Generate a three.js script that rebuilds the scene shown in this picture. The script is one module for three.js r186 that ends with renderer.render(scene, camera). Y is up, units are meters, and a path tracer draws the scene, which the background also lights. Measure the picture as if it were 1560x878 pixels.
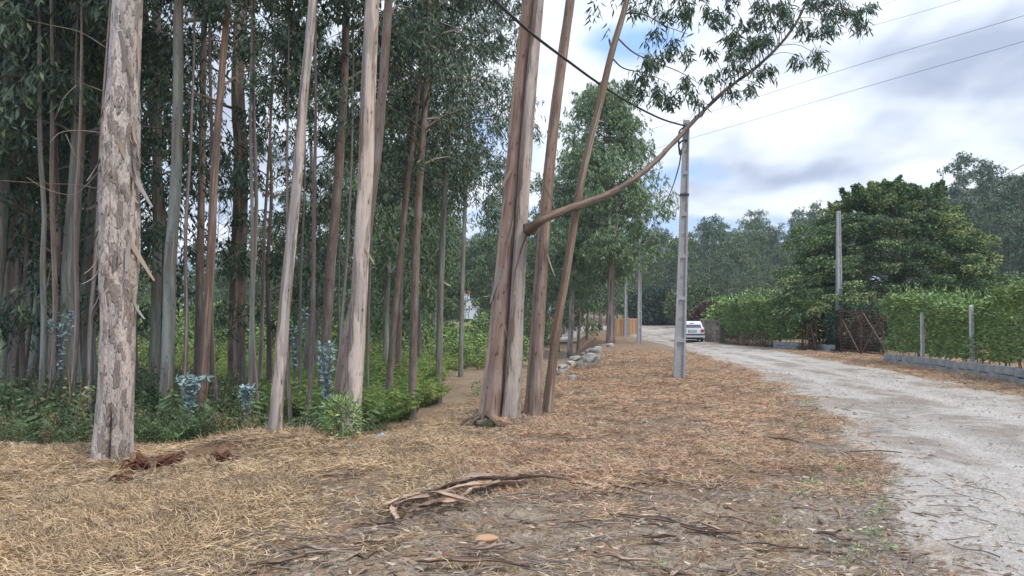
import * as THREE from 'three';
import { mergeGeometries } from 'three/addons/utils/BufferGeometryUtils.js';

// ------------------------------------------------------------------ camera, sky, sun, exposure
const F = 1178, CX = 780, CY = 439, CAMH = 1.6, PITCH = Math.atan(46 / 1178);   // the photograph's own pixels: 1560 x 878
const scene = new THREE.Scene();
const camera = new THREE.PerspectiveCamera(2 * Math.atan(439 / F) * 180 / Math.PI, 1560 / 878, 0.1, 3000);
camera.position.set(0, CAMH, 0);
camera.rotation.x = PITCH;
scene.add(camera);
const renderer = new THREE.WebGLRenderer({ antialias: true });
renderer.toneMapping = THREE.LinearToneMapping;
renderer.toneMappingExposure = 1.66;
renderer.shadowMap.enabled = true;

const SUN_DIR = new THREE.Vector3(0.55, 1.25, 0.5).normalize();
const sun = new THREE.DirectionalLight(new THREE.Color(1, 0.92, 0.78), 1.5);
sun.name = 'sun';
sun.position.copy(SUN_DIR).multiplyScalar(120);
sun.castShadow = true;
sun.shadow.radius = 20;
sun.shadow.mapSize.set(2048, 2048);
Object.assign(sun.shadow.camera, { left: -70, right: 70, top: 70, bottom: -70, near: 1, far: 300 });
scene.add(sun, sun.target);

// ------------------------------------------------------------------ numbers
function rngOf(seed) { let s = seed | 0; return () => { s = (s + 0x6d2b79f5) | 0; let t = Math.imul(s ^ (s >>> 15), 1 | s); t = (t + Math.imul(t ^ (t >>> 7), 61 | t)) ^ t; return ((t ^ (t >>> 14)) >>> 0) / 4294967296; }; }
const lerp = (a, b, t) => a + (b - a) * t, clamp = (x, a = 0, b = 1) => Math.min(b, Math.max(a, x));
const S = (x, a, b) => { const t = clamp((x - a) / (b - a)); return t * t * (3 - 2 * t); };
function hash(ix, iy, iz) { let h = Math.imul(ix, 374761393) ^ Math.imul(iy, 668265263) ^ Math.imul(iz, 1440662683); h = Math.imul(h ^ (h >>> 13), 1274126177); return ((h ^ (h >>> 16)) >>> 0) / 4294967296; }
function noise2(x, y, k = 0, px = 0) {   // value noise 0..1; px > 0: periodic in x and y
  let ix = Math.floor(x), iy = Math.floor(y); const fx = x - ix, fy = y - iy, u = fx * fx * (3 - 2 * fx), v = fy * fy * (3 - 2 * fy);
  let jx = ix + 1, jy = iy + 1;
  if (px) { const m = (a) => ((a % px) + px) % px; ix = m(ix); jx = m(jx); iy = m(iy); jy = m(jy); }
  return lerp(lerp(hash(ix, iy, k), hash(jx, iy, k), u), lerp(hash(ix, jy, k), hash(jx, jy, k), u), v);
}
function fbm(x, y, oct = 4, k = 0) { let s = 0, a = 0.5, n = 0; for (let i = 0; i < oct; i++) { s += a * noise2(x, y, k + i); n += a; a *= 0.5; x = x * 2.03 + 3.1; y = y * 2.03 + 7.7; } return s / n; }
function table(xs, ys) { return (x) => { if (x <= xs[0]) return ys[0]; for (let i = 1; i < xs.length; i++) if (x <= xs[i]) return lerp(ys[i - 1], ys[i], (x - xs[i - 1]) / (xs[i] - xs[i - 1])); return ys[ys.length - 1]; }; }
const V = (x, y, z) => new THREE.Vector3(x, y, z);
function ray(px, py) { return V((px - CX) / F, (CY - py) / F, -1).applyAxisAngle(V(1, 0, 0), PITCH); }
function at(px, py, d) { const r = ray(px, py); return r.multiplyScalar(d / -r.z).add(V(0, CAMH, 0)); }   // a pixel at a known depth

// ------------------------------------------------------------------ the sky: broken cloud with blue between
{
  const W = 2048, H = 1024, data = new Float32Array(W * H * 4);
  const spots = [   // [px, py, rx, ry, cover, dark] cloud forms of the photograph
    [1490, 120, 200, 75, 0.35, 0.45], [1330, 110, 90, 40, 0.2, 0.2], [1390, 205, 160, 70, 0.35, -0.6], [1150, 250, 140, 70, 0.3, 0.42], [1240, 235, 60, 60, 0.1, -0.25], [1130, 310, 120, 22, 0.3, -0.4],
    [1090, 340, 130, 22, -0.3, 0], [1290, 35, 90, 40, 0.2, -0.3], [1000, 60, 90, 50, -0.35, 0], [740, 200, 60, 60, -0.3, 0], [1500, 20, 110, 40, 0.2, 0.35], [1230, 280, 110, 34, 0.2, 0.25], [1480, 235, 120, 30, 0.2, -0.3],
  ].map(([px, py, rx, ry, c, k]) => { const d = ray(px, py); return [Math.atan2(d.x, -d.z), Math.asin(d.y / d.length()), rx / F, ry / F, c, k]; });
  for (let row = 0; row < H; row++) {
    const up = ((row + 0.5) / H - 0.5) * Math.PI, y = Math.sin(up), c = Math.cos(up);
    for (let col = 0; col < W; col++) {
      const o = (row * W + col) * 4; data[o + 3] = 1;
      if (y < -0.02) { data[o] = 0.3; data[o + 1] = 0.28; data[o + 2] = 0.25; continue; }
      const az = ((col + 0.5) / W - 0.5) * 2 * Math.PI, x = Math.cos(az) * c, z = Math.sin(az) * c, k = 1.5 / (Math.max(y, 0) + 0.16);
      const u = x * k, v = z * k, wx = fbm(u * 1.1 + 9, v * 1.1, 3, 40) - 0.5, wy = fbm(u * 1.1, v * 1.1 + 5, 3, 50) - 0.5;
      let cover = fbm(u * 0.8 + wx * 1.1 + 2, v * 0.8 + wy * 1.1 + 4, 6, 3), dark = (fbm(u * 0.75 + wx * 1.3 + 31, v * 0.95 + wy + 17, 5, 20) - 0.5) * 3.1 - 0.12;
      const a = Math.atan2(x, -z), e = Math.asin(y), w1 = (fbm(Math.sin(a) * 9 + 3, e * 17 + Math.cos(a) * 9, 4, 70) - 0.5) * 1.5, w2 = (fbm(Math.sin(a) * 9 + 23, e * 17 + Math.cos(a) * 9, 4, 74) - 0.5) * 1.5, puff = fbm(Math.sin(a) * 15 + w1, e * 30 + Math.cos(a) * 15 + w2, 5, 78);
      for (const [sa, se, ra, re, cc, kk] of spots) {
        const da = (a - sa) / ra + w1, de = (e - se) / re + w2, g = Math.exp(-(da * da + de * de));
        if (g > 0.01) { cover += cc * g * 0.8; dark += kk * g * (0.75 + 0.7 * wy + 0.6 * wx); }
      }
      const cv = S(cover, 0.36, 0.58), dk = clamp(dark * 0.8 + 0.3 + (puff - 0.5) * 0.95), hz = S(y, 0.0, 0.35);
      const blue = [lerp(0.52, 0.33, hz), lerp(0.68, 0.54, hz), 0.95], cl = [lerp(0.88, 0.42, dk), lerp(0.95, 0.49, dk), lerp(1.06, 0.64, dk)];
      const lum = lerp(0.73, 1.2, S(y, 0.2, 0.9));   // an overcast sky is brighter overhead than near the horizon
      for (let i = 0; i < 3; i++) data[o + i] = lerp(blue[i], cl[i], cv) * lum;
    }
  }
  const sky = new THREE.DataTexture(data, W, H, THREE.RGBAFormat, THREE.FloatType);
  sky.mapping = THREE.EquirectangularReflectionMapping; sky.magFilter = THREE.LinearFilter; sky.needsUpdate = true;
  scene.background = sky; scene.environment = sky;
}

// ------------------------------------------------------------------ terrain
const crest = table([0, 9, 11.5, 20, 35, 50, 80], [-1.6, -1.4, -0.9, 1.7, 4.0, 6.0, 8.0]);
const roadL = table([-10, 0, 4.8, 6, 9, 13, 18, 25, 38, 50, 63, 76, 82], [1.4, 1.9, 2.7, 3.1, 4.1, 5.2, 6.3, 7.4, 8.7, 9.4, 10.0, 9, 2]);
const roadR = table([-10, 0, 8, 16, 28, 36, 50, 60, 85, 100], [7.4, 8.0, 9.3, 10.3, 12.0, 12.6, 13.0, 13.6, 18, 20]);
function roadIn(x, d) {   // metres inside the carriageway, negative outside
  const wob = (noise2(x * 0.9, d * 0.9, 71) - 0.5) * 0.5;
  let v = Math.min(x - roadL(d), roadR(d) - x) + wob;
  if (d > 74) v = Math.max(Math.min(v, 97 - d), Math.min(d - 79, 95 - d, x + 14, 22 - x));
  return v;
}
function height(x, d) {
  const low = S(d, 9.2, 13.5) * S(crest(d) - x, 0, 1.9);
  let h = (-0.75 - 0.35 * S(d, 14, 22)) * low + 0.65 * S(d, 52, 90) + 8 * S(x - 22, 0, 70) * S(d, 50, 130) + 3 * S(d, 110, 300) + 1.5 * S(-x, 20, 70) * S(d, 30, 90);
  const off = 1 - S(roadIn(x, d), -0.6, 0.4);
  h += off * ((fbm(x * 0.45, d * 0.45, 3, 5) - 0.5) * 0.16 * S(d, 2, 8) + (fbm(x * 1.9, d * 1.9, 3, 11) - 0.5) * 0.09);
  h += 0.13 * Math.exp(-((x + 3.3) ** 2 / 0.9 + (d - 9.0) ** 2 / 0.25)) + 0.16 * Math.exp(-((x + 2.6) ** 2 / 0.5 + (d - 9.4) ** 2 / 0.3));
  h += 0.10 * Math.exp(-((x - 2.2) ** 2 / 5 + (d - 20) ** 2 / 20));
  return h;
}
function groundAt(px, py) { const r = ray(px, py); for (let d = 2; d < 400; d *= 1.003) { const t = d / -r.z, y = CAMH + r.y * t; if (y <= height(r.x * t, d)) return V(r.x * t, height(r.x * t, d), -d); } return at(px, py, 300); }
const onGround = (x, d) => V(x, height(x, d), -d);

// ------------------------------------------------------------------ mesh buffers
class Buf {
  constructor() { this.p = []; this.u = []; this.c = []; this.i = []; }
  v(x, y, z, u = 0, w = 0, r = 1, g = 1, b = 1) { this.p.push(x, y, z); this.u.push(u, w); this.c.push(r, g, b); return this.p.length / 3 - 1; }
  t(a, b, c) { this.i.push(a, b, c); }
  geo() {
    const g = new THREE.BufferGeometry();
    g.setAttribute('position', new THREE.Float32BufferAttribute(this.p, 3)); g.setAttribute('uv', new THREE.Float32BufferAttribute(this.u, 2)); g.setAttribute('color', new THREE.Float32BufferAttribute(this.c, 3));
    g.setIndex(this.p.length / 3 > 65535 ? new THREE.Uint32BufferAttribute(this.i, 1) : new THREE.Uint16BufferAttribute(this.i, 1)); g.computeVertexNormals(); return g;
  }
}
// a tube along points; shape(theta, s) scales the radius, tint(theta, s) gives a colour
function tube(b, pts, rad, seg = 8, { shape, tint, uvw = 1, uvh = 2, cap = true } = {}) {
  const n = pts.length, T = [], N = V(0, 0, 0), base = []; let len = 0;
  let ref = V(1, 0, 0);
  const reps = Math.max(1, Math.round(2 * Math.PI * rad[0] / uvw));
  for (let i = 0; i < n; i++) {
    T[i] = pts[Math.min(n - 1, i + 1)].clone().sub(pts[Math.max(0, i - 1)]).normalize();
    if (i) len += pts[i].distanceTo(pts[i - 1]);
    if (Math.abs(ref.dot(T[i])) > 0.95) ref = Math.abs(T[i].y) < 0.9 ? V(0, 1, 0) : V(0, 0, 1);
    const X = ref.clone().addScaledVector(T[i], -ref.dot(T[i])).normalize(); ref = X; const Y = T[i].clone().cross(X);
    base[i] = b.p.length / 3;
    for (let k = 0; k <= seg; k++) {
      const th = (k % seg) / seg * 2 * Math.PI, r = rad[i] * (shape ? shape(th, len) : 1), ca = Math.cos(th) * r, sa = Math.sin(th) * r, c = tint ? tint(th, len) : null;
      b.v(pts[i].x + X.x * ca + Y.x * sa, pts[i].y + X.y * ca + Y.y * sa, pts[i].z + X.z * ca + Y.z * sa, k / seg * reps, len / uvh, c ? c[0] : 1, c ? c[1] : 1, c ? c[2] : 1);
    }
    if (i) for (let k = 0; k < seg; k++) { const a = base[i - 1] + k, e = base[i] + k; b.t(a, a + 1, e); b.t(a + 1, e + 1, e); }
  }
  if (cap) for (const [i, s] of [[0, -1], [n - 1, 1]]) { const c = b.v(pts[i].x, pts[i].y, pts[i].z); for (let k = 0; k < seg; k++) s > 0 ? b.t(c, base[i] + k, base[i] + k + 1) : b.t(c, base[i] + k + 1, base[i] + k); }
}
function smooth(pts, n) { return new THREE.CatmullRomCurve3(pts, false, 'centripetal').getPoints(n); }
// one leaf: a curved blade of 4 triangles (lod 0) or 2 (lod 1)
function leaf(b, p, dir, len, w, curl, c, R, lod = 0) {
  let ax = R() - 0.5, ay = R() - 0.5, az = R() - 0.5, sx = dir.y * az - dir.z * ay, sy = dir.z * ax - dir.x * az, sz = dir.x * ay - dir.y * ax, l = Math.hypot(sx, sy, sz) || 1;
  sx /= l; sy /= l; sz /= l;
  const nx = dir.y * sz - dir.z * sy, ny = dir.z * sx - dir.x * sz, nz = dir.x * sy - dir.y * sx;
  const q = (t, s, k, f) => b.v(p.x + dir.x * len * t + sx * (s * w + k * len) + nx * f * len, p.y + dir.y * len * t + sy * (s * w + k * len) + ny * f * len, p.z + dir.z * len * t + sz * (s * w + k * len) + nz * f * len, s + 0.5, t, c[0], c[1], c[2]);
  if (lod) { const a = q(0, 0, 0, 0), e = q(0.45, 0.5, curl, 0.05), f = q(0.45, -0.5, curl, 0.05), g = q(1, 0, 0, 0); b.t(a, e, f); b.t(e, g, f); return; }
  const a = q(0, 0, 0, 0), l1 = q(0.3, 0.5, curl * 0.8, 0.03), r1 = q(0.3, -0.5, curl * 0.8, 0.03), l2 = q(0.65, 0.36, curl, 0.06), r2 = q(0.65, -0.36, curl, 0.06), g = q(1, 0, curl * 0.2, 0.02);
  b.t(a, l1, r1); b.t(l1, l2, r2); b.t(l1, r2, r1); b.t(l2, g, r2);
}
const rv = (R) => { const z = R() * 2 - 1, a = R() * 6.2832, s = Math.sqrt(1 - z * z); return V(Math.cos(a) * s, z, Math.sin(a) * s); };

// ------------------------------------------------------------------ scene bookkeeping
const taken = {};
function numbered(n) { const k = taken[n] = (taken[n] ?? -1) + 1; return k ? n + '_' + String(k).padStart(3, '0') : n; }
function shade(o) { o.traverse((m) => { if (m.isMesh) { m.castShadow = true; m.receiveShadow = true; } }); return o; }
function tag(o, label, category, group, kind) { o.userData.label = label; o.userData.category = category; if (group) o.userData.group = group; if (kind) o.userData.kind = kind; return o; }
function thing(name, label, category, pos, group) { const o = new THREE.Group(); o.name = numbered(name); if (pos) o.position.copy(pos); scene.add(o); return tag(o, label, category, group); }
function part(parent, name, geo, mat, pos) { const m = new THREE.Mesh(geo, mat); m.name = name; if (pos) m.position.copy(pos); parent.add(m); return shade(m); }
function single(name, geo, mat, label, category, group, kind) { const m = new THREE.Mesh(geo, mat); m.name = numbered(name); scene.add(m); return tag(shade(m), label, category, group, kind); }
function copyOf(o, label, group) { const c = o.clone(); c.name = numbered(o.name.replace(/_\d{3}$/, '')); c.userData = { ...o.userData }; if (label) c.userData.label = label; if (group) c.userData.group = group; scene.add(c); return c; }

// ------------------------------------------------------------------ materials
const lin = (r, g, b) => new THREE.Color().setRGB(r, g, b);
function texture(w, h, fn, srgb = true) {
  const d = new Uint8Array(w * h * 4);
  for (let y = 0; y < h; y++) for (let x = 0; x < w; x++) { const c = fn(x / w, y / h), o = (y * w + x) * 4; for (let k = 0; k < 3; k++) { const q = clamp(c[k]); d[o + k] = 255 * (srgb ? (q <= 0.0031308 ? 12.92 * q : 1.055 * Math.pow(q, 1 / 2.4) - 0.055) : q); } d[o + 3] = 255; }
  const t = new THREE.DataTexture(d, w, h); t.wrapS = t.wrapT = THREE.RepeatWrapping; t.magFilter = THREE.LinearFilter; t.minFilter = THREE.LinearMipmapLinearFilter; t.generateMipmaps = true; if (srgb) t.colorSpace = THREE.SRGBColorSpace; t.needsUpdate = true; return t;
}
const pn = (x, y, fx, fy, k) => {   // noise periodic on the unit square with its own frequency each way
  const X = x * fx, Y = y * fy; let ix = Math.floor(X), iy = Math.floor(Y); const a = X - ix, e = Y - iy, u = a * a * (3 - 2 * a), v = e * e * (3 - 2 * e), jx = (ix + 1) % fx, jy = (iy + 1) % fy; ix %= fx; iy %= fy;
  return lerp(lerp(hash(ix, iy, k), hash(jx, iy, k), u), lerp(hash(ix, jy, k), hash(jx, jy, k), u), v);
};
const mix3 = (a, b, t) => [lerp(a[0], b[0], t), lerp(a[1], b[1], t), lerp(a[2], b[2], t)];
function barkMat(k, tones, patch, rough, stripes, vy = 1) {   // tones: old bark, fresh bark, grey film, dark flecks
  const f = (x, y) => {
    const wx = (pn(x, y, 3, 3, k) - 0.5) * 0.09, X = (x + wx + 1) % 1;
    const st = pn(X, y, 9, 2 * vy, k + 1) * 0.5 + pn(X, y, 23, 4 * vy, k + 2) * 0.3 + pn(X, y, 51, 9 * vy, k + 3) * 0.2, fib = pn(X, y, 90, 12 * vy, k + 4) * 0.6 + pn(X, y, 180, 30 * vy, k + 5) * 0.4, bl = pn(X, y, 5, 4, k + 6) * 0.6 + pn(X, y, 14, 10, k + 7) * 0.4;
    const peel = S(st, patch - 0.03, patch + 0.03), fleck = S(pn(X, y, 34, 22, k + 8), 0.86, 0.93) * S(pn(X, y, 70, 40, k + 9), 0.3, 0.6);
    return { peel, fleck, fib, bl, st };
  };
  const N = 512, M = 1024;
  const map = texture(N, M, (x, y) => { const q = f(x, y); let c = mix3(tones[0], tones[1], q.peel); c = mix3(c, tones[2], S(q.bl, 0.45, 0.72) * 0.7); c = mix3(c, tones[3], q.fleck * 0.85); const m = 1 + (q.fib - 0.5) * rough + (q.st - 0.5) * stripes; return [c[0] * m, c[1] * m, c[2] * m]; });
  const bump = texture(N / 2, M / 2, (x, y) => { const q = f(x, y), v = 0.35 + (1 - q.peel) * 0.3 + (q.fib - 0.5) * 0.5 * rough - q.fleck * 0.3; return [v, v, v]; }, false);
  return new THREE.MeshStandardMaterial({ map, bumpMap: bump, bumpScale: 0.02, roughness: 0.9, vertexColors: true });
}
const BARK = {
  pale: barkMat(100, [[0.27, 0.205, 0.16], [0.52, 0.44, 0.375], [0.42, 0.375, 0.335], [0.10, 0.075, 0.055]], 0.46, 0.4, 0.25, 2),
  brown: barkMat(200, [[0.26, 0.185, 0.145], [0.44, 0.335, 0.27], [0.34, 0.285, 0.245], [0.08, 0.055, 0.045]], 0.5, 0.55, 0.4),
  green: barkMat(300, [[0.25, 0.21, 0.16], [0.31, 0.30, 0.24], [0.25, 0.26, 0.215], [0.08, 0.065, 0.05]], 0.47, 0.4, 0.4),
  red: barkMat(400, [[0.28, 0.17, 0.115], [0.40, 0.265, 0.19], [0.29, 0.215, 0.165], [0.09, 0.05, 0.03]], 0.5, 0.5, 0.5),
  rough: barkMat(500, [[0.36, 0.285, 0.235], [0.56, 0.46, 0.385], [0.47, 0.415, 0.37], [0.09, 0.065, 0.05]], 0.46, 0.6, 0.4, 4),
};
for (const m of Object.values(BARK)) m.side = THREE.DoubleSide;
BARK.rough.bumpScale = 0.045;
const leafMat = (rough = 0.5, through = 0) => through ? new THREE.MeshPhysicalMaterial({ vertexColors: true, roughness: 1, transmission: through, thickness: 0, side: THREE.DoubleSide, specularIntensity: 0.3 }) : new THREE.MeshStandardMaterial({ vertexColors: true, roughness: rough, side: THREE.DoubleSide });
const LEAF = leafMat(0.6), LEAFT = leafMat(1, 0.35), DRY = new THREE.MeshStandardMaterial({ vertexColors: true, roughness: 0.85, side: THREE.DoubleSide });
const plain = (r, g, b, rough = 0.8, metal = 0) => new THREE.MeshStandardMaterial({ color: lin(r, g, b), roughness: rough, metalness: metal, side: THREE.DoubleSide });

// ground litter and gravel: grain only, the large patches are vertex colours
const litter = (() => {
  const N = 1024, cv = document.createElement('canvas'); cv.width = cv.height = N; const g = cv.getContext('2d'), R = rngOf(77);
  g.fillStyle = 'rgb(150,146,142)'; g.fillRect(0, 0, N, N);
  const wrap = (draw, x, y, m) => { for (const ox of [0, N, -N]) for (const oy of [0, N, -N]) { const X = x + ox, Y = y + oy; if (X > -m && X < N + m && Y > -m && Y < N + m) draw(X, Y); } };
  for (let i = 0; i < 5000; i++) { const v = 90 + R() * 110 | 0, r = 2 + R() * 9, x = R() * N, y = R() * N; g.fillStyle = `rgba(${v},${v * 0.97 | 0},${v * 0.93 | 0},0.45)`; wrap((X, Y) => { g.beginPath(); g.arc(X, Y, r, 0, 6.3); g.fill(); }, x, y, 12); }
  for (let i = 0; i < 9000; i++) {
    const a = R() * 6.28, l = 8 + R() * R() * 70, x = R() * N, y = R() * N, k = R(), v = k < 0.42 ? 60 + R() * 60 : 165 + R() * 90, bend = (R() - 0.5) * 20;
    g.strokeStyle = `rgba(${v | 0},${v * 0.95 | 0},${v * 0.88 | 0},0.8)`; g.lineWidth = 0.8 + R() * 2.2;
    wrap((X, Y) => { g.beginPath(); g.moveTo(X, Y); g.quadraticCurveTo(X + Math.cos(a) * l / 2 - Math.sin(a) * bend, Y + Math.sin(a) * l / 2 + Math.cos(a) * bend, X + Math.cos(a) * l, Y + Math.sin(a) * l); g.stroke(); }, x, y, 90);
  }
  const t = new THREE.CanvasTexture(cv); t.wrapS = t.wrapT = THREE.RepeatWrapping; t.colorSpace = THREE.SRGBColorSpace; return t;
})();
const gravelH = (x, y) => pn(x, y, 180, 180, 1) * 0.35 + pn(x, y, 90, 90, 2) * 0.3 + pn(x, y, 37, 37, 3) * 0.2 + pn(x, y, 9, 9, 4) * 0.15;
const gravel = texture(1024, 1024, (x, y) => { const h = gravelH(x, y), s = hash(Math.floor(x * 1024), Math.floor(y * 1024), 9), m = 0.62 + (h - 0.5) * 0.75 + (s - 0.5) * 0.16 - S(pn(x, y, 120, 120, 6), 0.86, 0.95) * 0.25; return [m, m * 0.985, m * 0.97]; });
const gravelB = texture(1024, 1024, (x, y) => { const h = gravelH(x, y); return [h, h, h]; }, false);
const litterB = litter.clone(); litterB.colorSpace = THREE.NoColorSpace;
const GROUND = new THREE.MeshStandardMaterial({ map: litter, bumpMap: litterB, bumpScale: 0.025, roughness: 0.95, vertexColors: true });
const ROAD = new THREE.MeshStandardMaterial({ map: gravel, bumpMap: gravelB, bumpScale: 0.018, roughness: 0.95, vertexColors: true });

// ------------------------------------------------------------------ ground and road
const inMeadow = (x, d) => S(d, 14, 17) * S(-2.8 - x, 0, 0.8);
function groundColor(x, d) {
  const n1 = fbm(x * 0.5, d * 0.5, 4, 21), n2 = fbm(x * 1.7 + 5, d * 1.7, 4, 31), n3 = fbm(x * 6, d * 6, 3, 41);
  let c = mix3([0.53, 0.38, 0.21], [0.38, 0.25, 0.145], S(n2, 0.35, 0.65));                                  // straw over soil
  c = mix3(c, [0.49, 0.335, 0.225], S(x, -1.5, 2.5) * S(d, 6, 12) * S(n1 + 0.1, 0.3, 0.6) * 0.9);              // reddish litter on the verge
  c = mix3(c, [0.54, 0.455, 0.365], S(6.9 - d + (n1 - 0.5) * 3 + 0.5 + Math.min(0, x + 1.2) * 1.6, -0.3, 0.9) * S(n3, 0.2, 0.6) * 0.85);   // bare grey dust at the roadside
  c = mix3(c, [0.50, 0.44, 0.37], S(roadIn(x, d) + (n2 - 0.5) * 2.6, -1.6, 0.3) * 0.9);
  c = mix3(c, [0.36, 0.17, 0.09], Math.exp(-((x + 2.7) ** 2 / 0.6 + (d - 8.9) ** 2 / 0.3)) * S(n3, 0.3, 0.5) + 0.75 * Math.exp(-((x - 4.9) ** 2 / 0.3 + (d - 20) ** 2 / 0.6)) * S(n3, 0.35, 0.55));
  const lowland = S(d, 10.5, 13) * S(crest(d) - 1 - x, 0, 1.6);
  c = mix3(c, mix3([0.54, 0.41, 0.28], [0.44, 0.33, 0.22], S(n2, 0.4, 0.6)), lowland);                         // mown path in the hollow
  c = mix3(c, mix3([0.3, 0.32, 0.13], [0.45, 0.38, 0.2], S(n1, 0.4, 0.62)), inMeadow(x, d));
  c = mix3(c, mix3([0.32, 0.32, 0.15], [0.45, 0.36, 0.2], S(n1, 0.4, 0.62)), S(x - roadR(d), 2, 4));   // dry grass behind the hedges
  const m = 0.88 + n3 * 0.3; return [c[0] * m * 1.55, c[1] * m * 1.55, c[2] * m * 1.55];
}
function axis(lo, hi, fine0, fine1, step, ratio) {
  const a = []; for (let x = fine0; x <= fine1; x += step) a.push(x);
  for (let x = fine1, s = step; x < hi;) { s *= ratio; x += s; a.push(x); }
  for (let x = fine0, s = step; x > lo;) { s *= ratio; x -= s; a.unshift(x); }
  return a;
}
{
  const xs = axis(-700, 700, -8, 7, 0.075, 1.06), ds = axis(-60, 900, 2.5, 14, 0.075, 1.028), b = new Buf(), w = xs.length;
  for (const d of ds) for (const x of xs) {
    const r = roadIn(x, d), near = S(26 - d, 0, 12), h = height(x, d) - 0.07 * S(r, 0.05, 0.5) + near * (1 - S(r, -0.3, 0.2)) * (noise2(x * 9, d * 9, 81) - 0.5) * 0.035, c = groundColor(x, d);
    b.v(x, h, -d, x / 1.6, d / 1.6, c[0], c[1], c[2]);
  }
  for (let j = 0; j < ds.length - 1; j++) for (let i = 0; i < w - 1; i++) { const a = j * w + i; b.t(a, a + 1, a + w); b.t(a + 1, a + w + 1, a + w); }
  single('ground', b.geo(), GROUND, 'dry straw and litter covered ground of the verge and hollow', 'ground', null, 'structure');
}
{
  const b = new Buf(), ds = axis(-12, 99, 2, 16, 0.09, 1.02), n = 110;
  for (const d of ds) for (let i = 0; i <= n; i++) {
    const far = S(d, 70, 79), x = lerp(lerp(roadL(d) - 1.2, -15, far), roadR(d) + 1.2, i / n), r = roadIn(x, d), u = (x - roadL(d)) / (roadR(d) - roadL(d));
    const rut = Math.exp(-(((u - 0.3) / 0.07) ** 2)) + Math.exp(-(((u - 0.62) / 0.07) ** 2)), n1 = fbm(x * 1.4, d * 1.0, 4, 91), n2 = fbm(x * 0.9 + 3, d * 0.12, 3, 95), n4 = fbm(x * 7, d * 7, 3, 99);
    const h = height(x, d) + 0.012 - 0.075 * S(-r, -0.15, 0.55) + (n4 - 0.5) * 0.03 - rut * 0.035 - 0.03 * S(fbm(x * 0.9, d * 0.7, 3, 191), 0.58, 0.68) * S(r, 0.3, 1);
    let c = mix3([0.44, 0.40, 0.355], [0.27, 0.225, 0.185], S(n1 + (n4 - 0.5) * 0.5, 0.4, 0.66)); c = mix3(c, [0.51, 0.47, 0.42], rut * 0.75 * S(n2, 0.25, 0.6)); c = mix3(c, [0.44, 0.36, 0.285], S(-r + (n1 - 0.5) * 1.6, -0.7, 0.3) * 0.7);
    const m = 1.5 * (0.9 + 0.2 * n4); b.v(x, h, -d, x / 1.3, d / 1.3, c[0] * m, c[1] * m, c[2] * m);
  }
  for (let j = 0; j < ds.length - 1; j++) for (let i = 0; i < n; i++) { const a = j * (n + 1) + i; b.t(a, a + 1, a + n + 1); b.t(a + 1, a + n + 2, a + n + 1); }
  single('road', b.geo(), ROAD, 'pale grey gravel road curving away past the hedges', 'road', null, 'structure');
}
// ------------------------------------------------------------------ eucalyptus trees
const PAL = {
  gum: (R) => { const k = R(), m = 0.75 + R() * 0.6; return k < 0.62 ? [0.068 * m, 0.108 * m, 0.058 * m] : k < 0.84 ? [0.06 * m, 0.098 * m, 0.072 * m] : [0.14 * m, 0.165 * m, 0.06 * m]; },
  light: (R) => { const k = R(), m = 0.75 + R() * 0.55; return k < 0.6 ? [0.12 * m, 0.18 * m, 0.075 * m] : k < 0.85 ? [0.105 * m, 0.155 * m, 0.09 * m] : [0.2 * m, 0.23 * m, 0.08 * m]; },
  hill: (R) => { const k = R(), m = 0.75 + R() * 0.55; return k < 0.7 ? [0.09 * m, 0.135 * m, 0.075 * m] : [0.13 * m, 0.165 * m, 0.08 * m]; },
  blue: (R) => { const m = 0.8 + R() * 0.5; return [0.34 * m, 0.44 * m, 0.41 * m]; },
};
function clump(b, p, R, { r = 0.5, sprays = 6, leaves = 9, len = 0.17, w = 0.032, lod = 0, pal = PAL.gum } = {}) {
  const d = V(0, 0, 0), q = V(0, 0, 0);
  for (let s = 0; s < sprays; s++) {
    const o = rv(R).multiplyScalar(r * Math.cbrt(R())), sx = (R() - 0.5) * 0.8, sz = (R() - 0.5) * 0.8, tw = 0.12 + len * 1.4 * R();
    for (let k = 0; k < leaves; k++) {
      const t = k / leaves;
      q.set(p.x + o.x + sx * tw * t + (R() - 0.5) * len * 0.7, p.y + o.y * 0.8 - tw * t * 0.9 + (R() - 0.5) * 0.06, p.z + o.z + sz * tw * t + (R() - 0.5) * len * 0.7);
      d.set((R() - 0.5) * 1.25 + sx * 0.5, -1 + R() * 0.75, (R() - 0.5) * 1.25 + sz * 0.5).normalize();
      leaf(b, q, d, len * (0.65 + R() * 0.6), w * (0.7 + R() * 0.6), (R() - 0.5) * 0.22, pal(R), R, lod);
    }
  }
}
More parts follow.
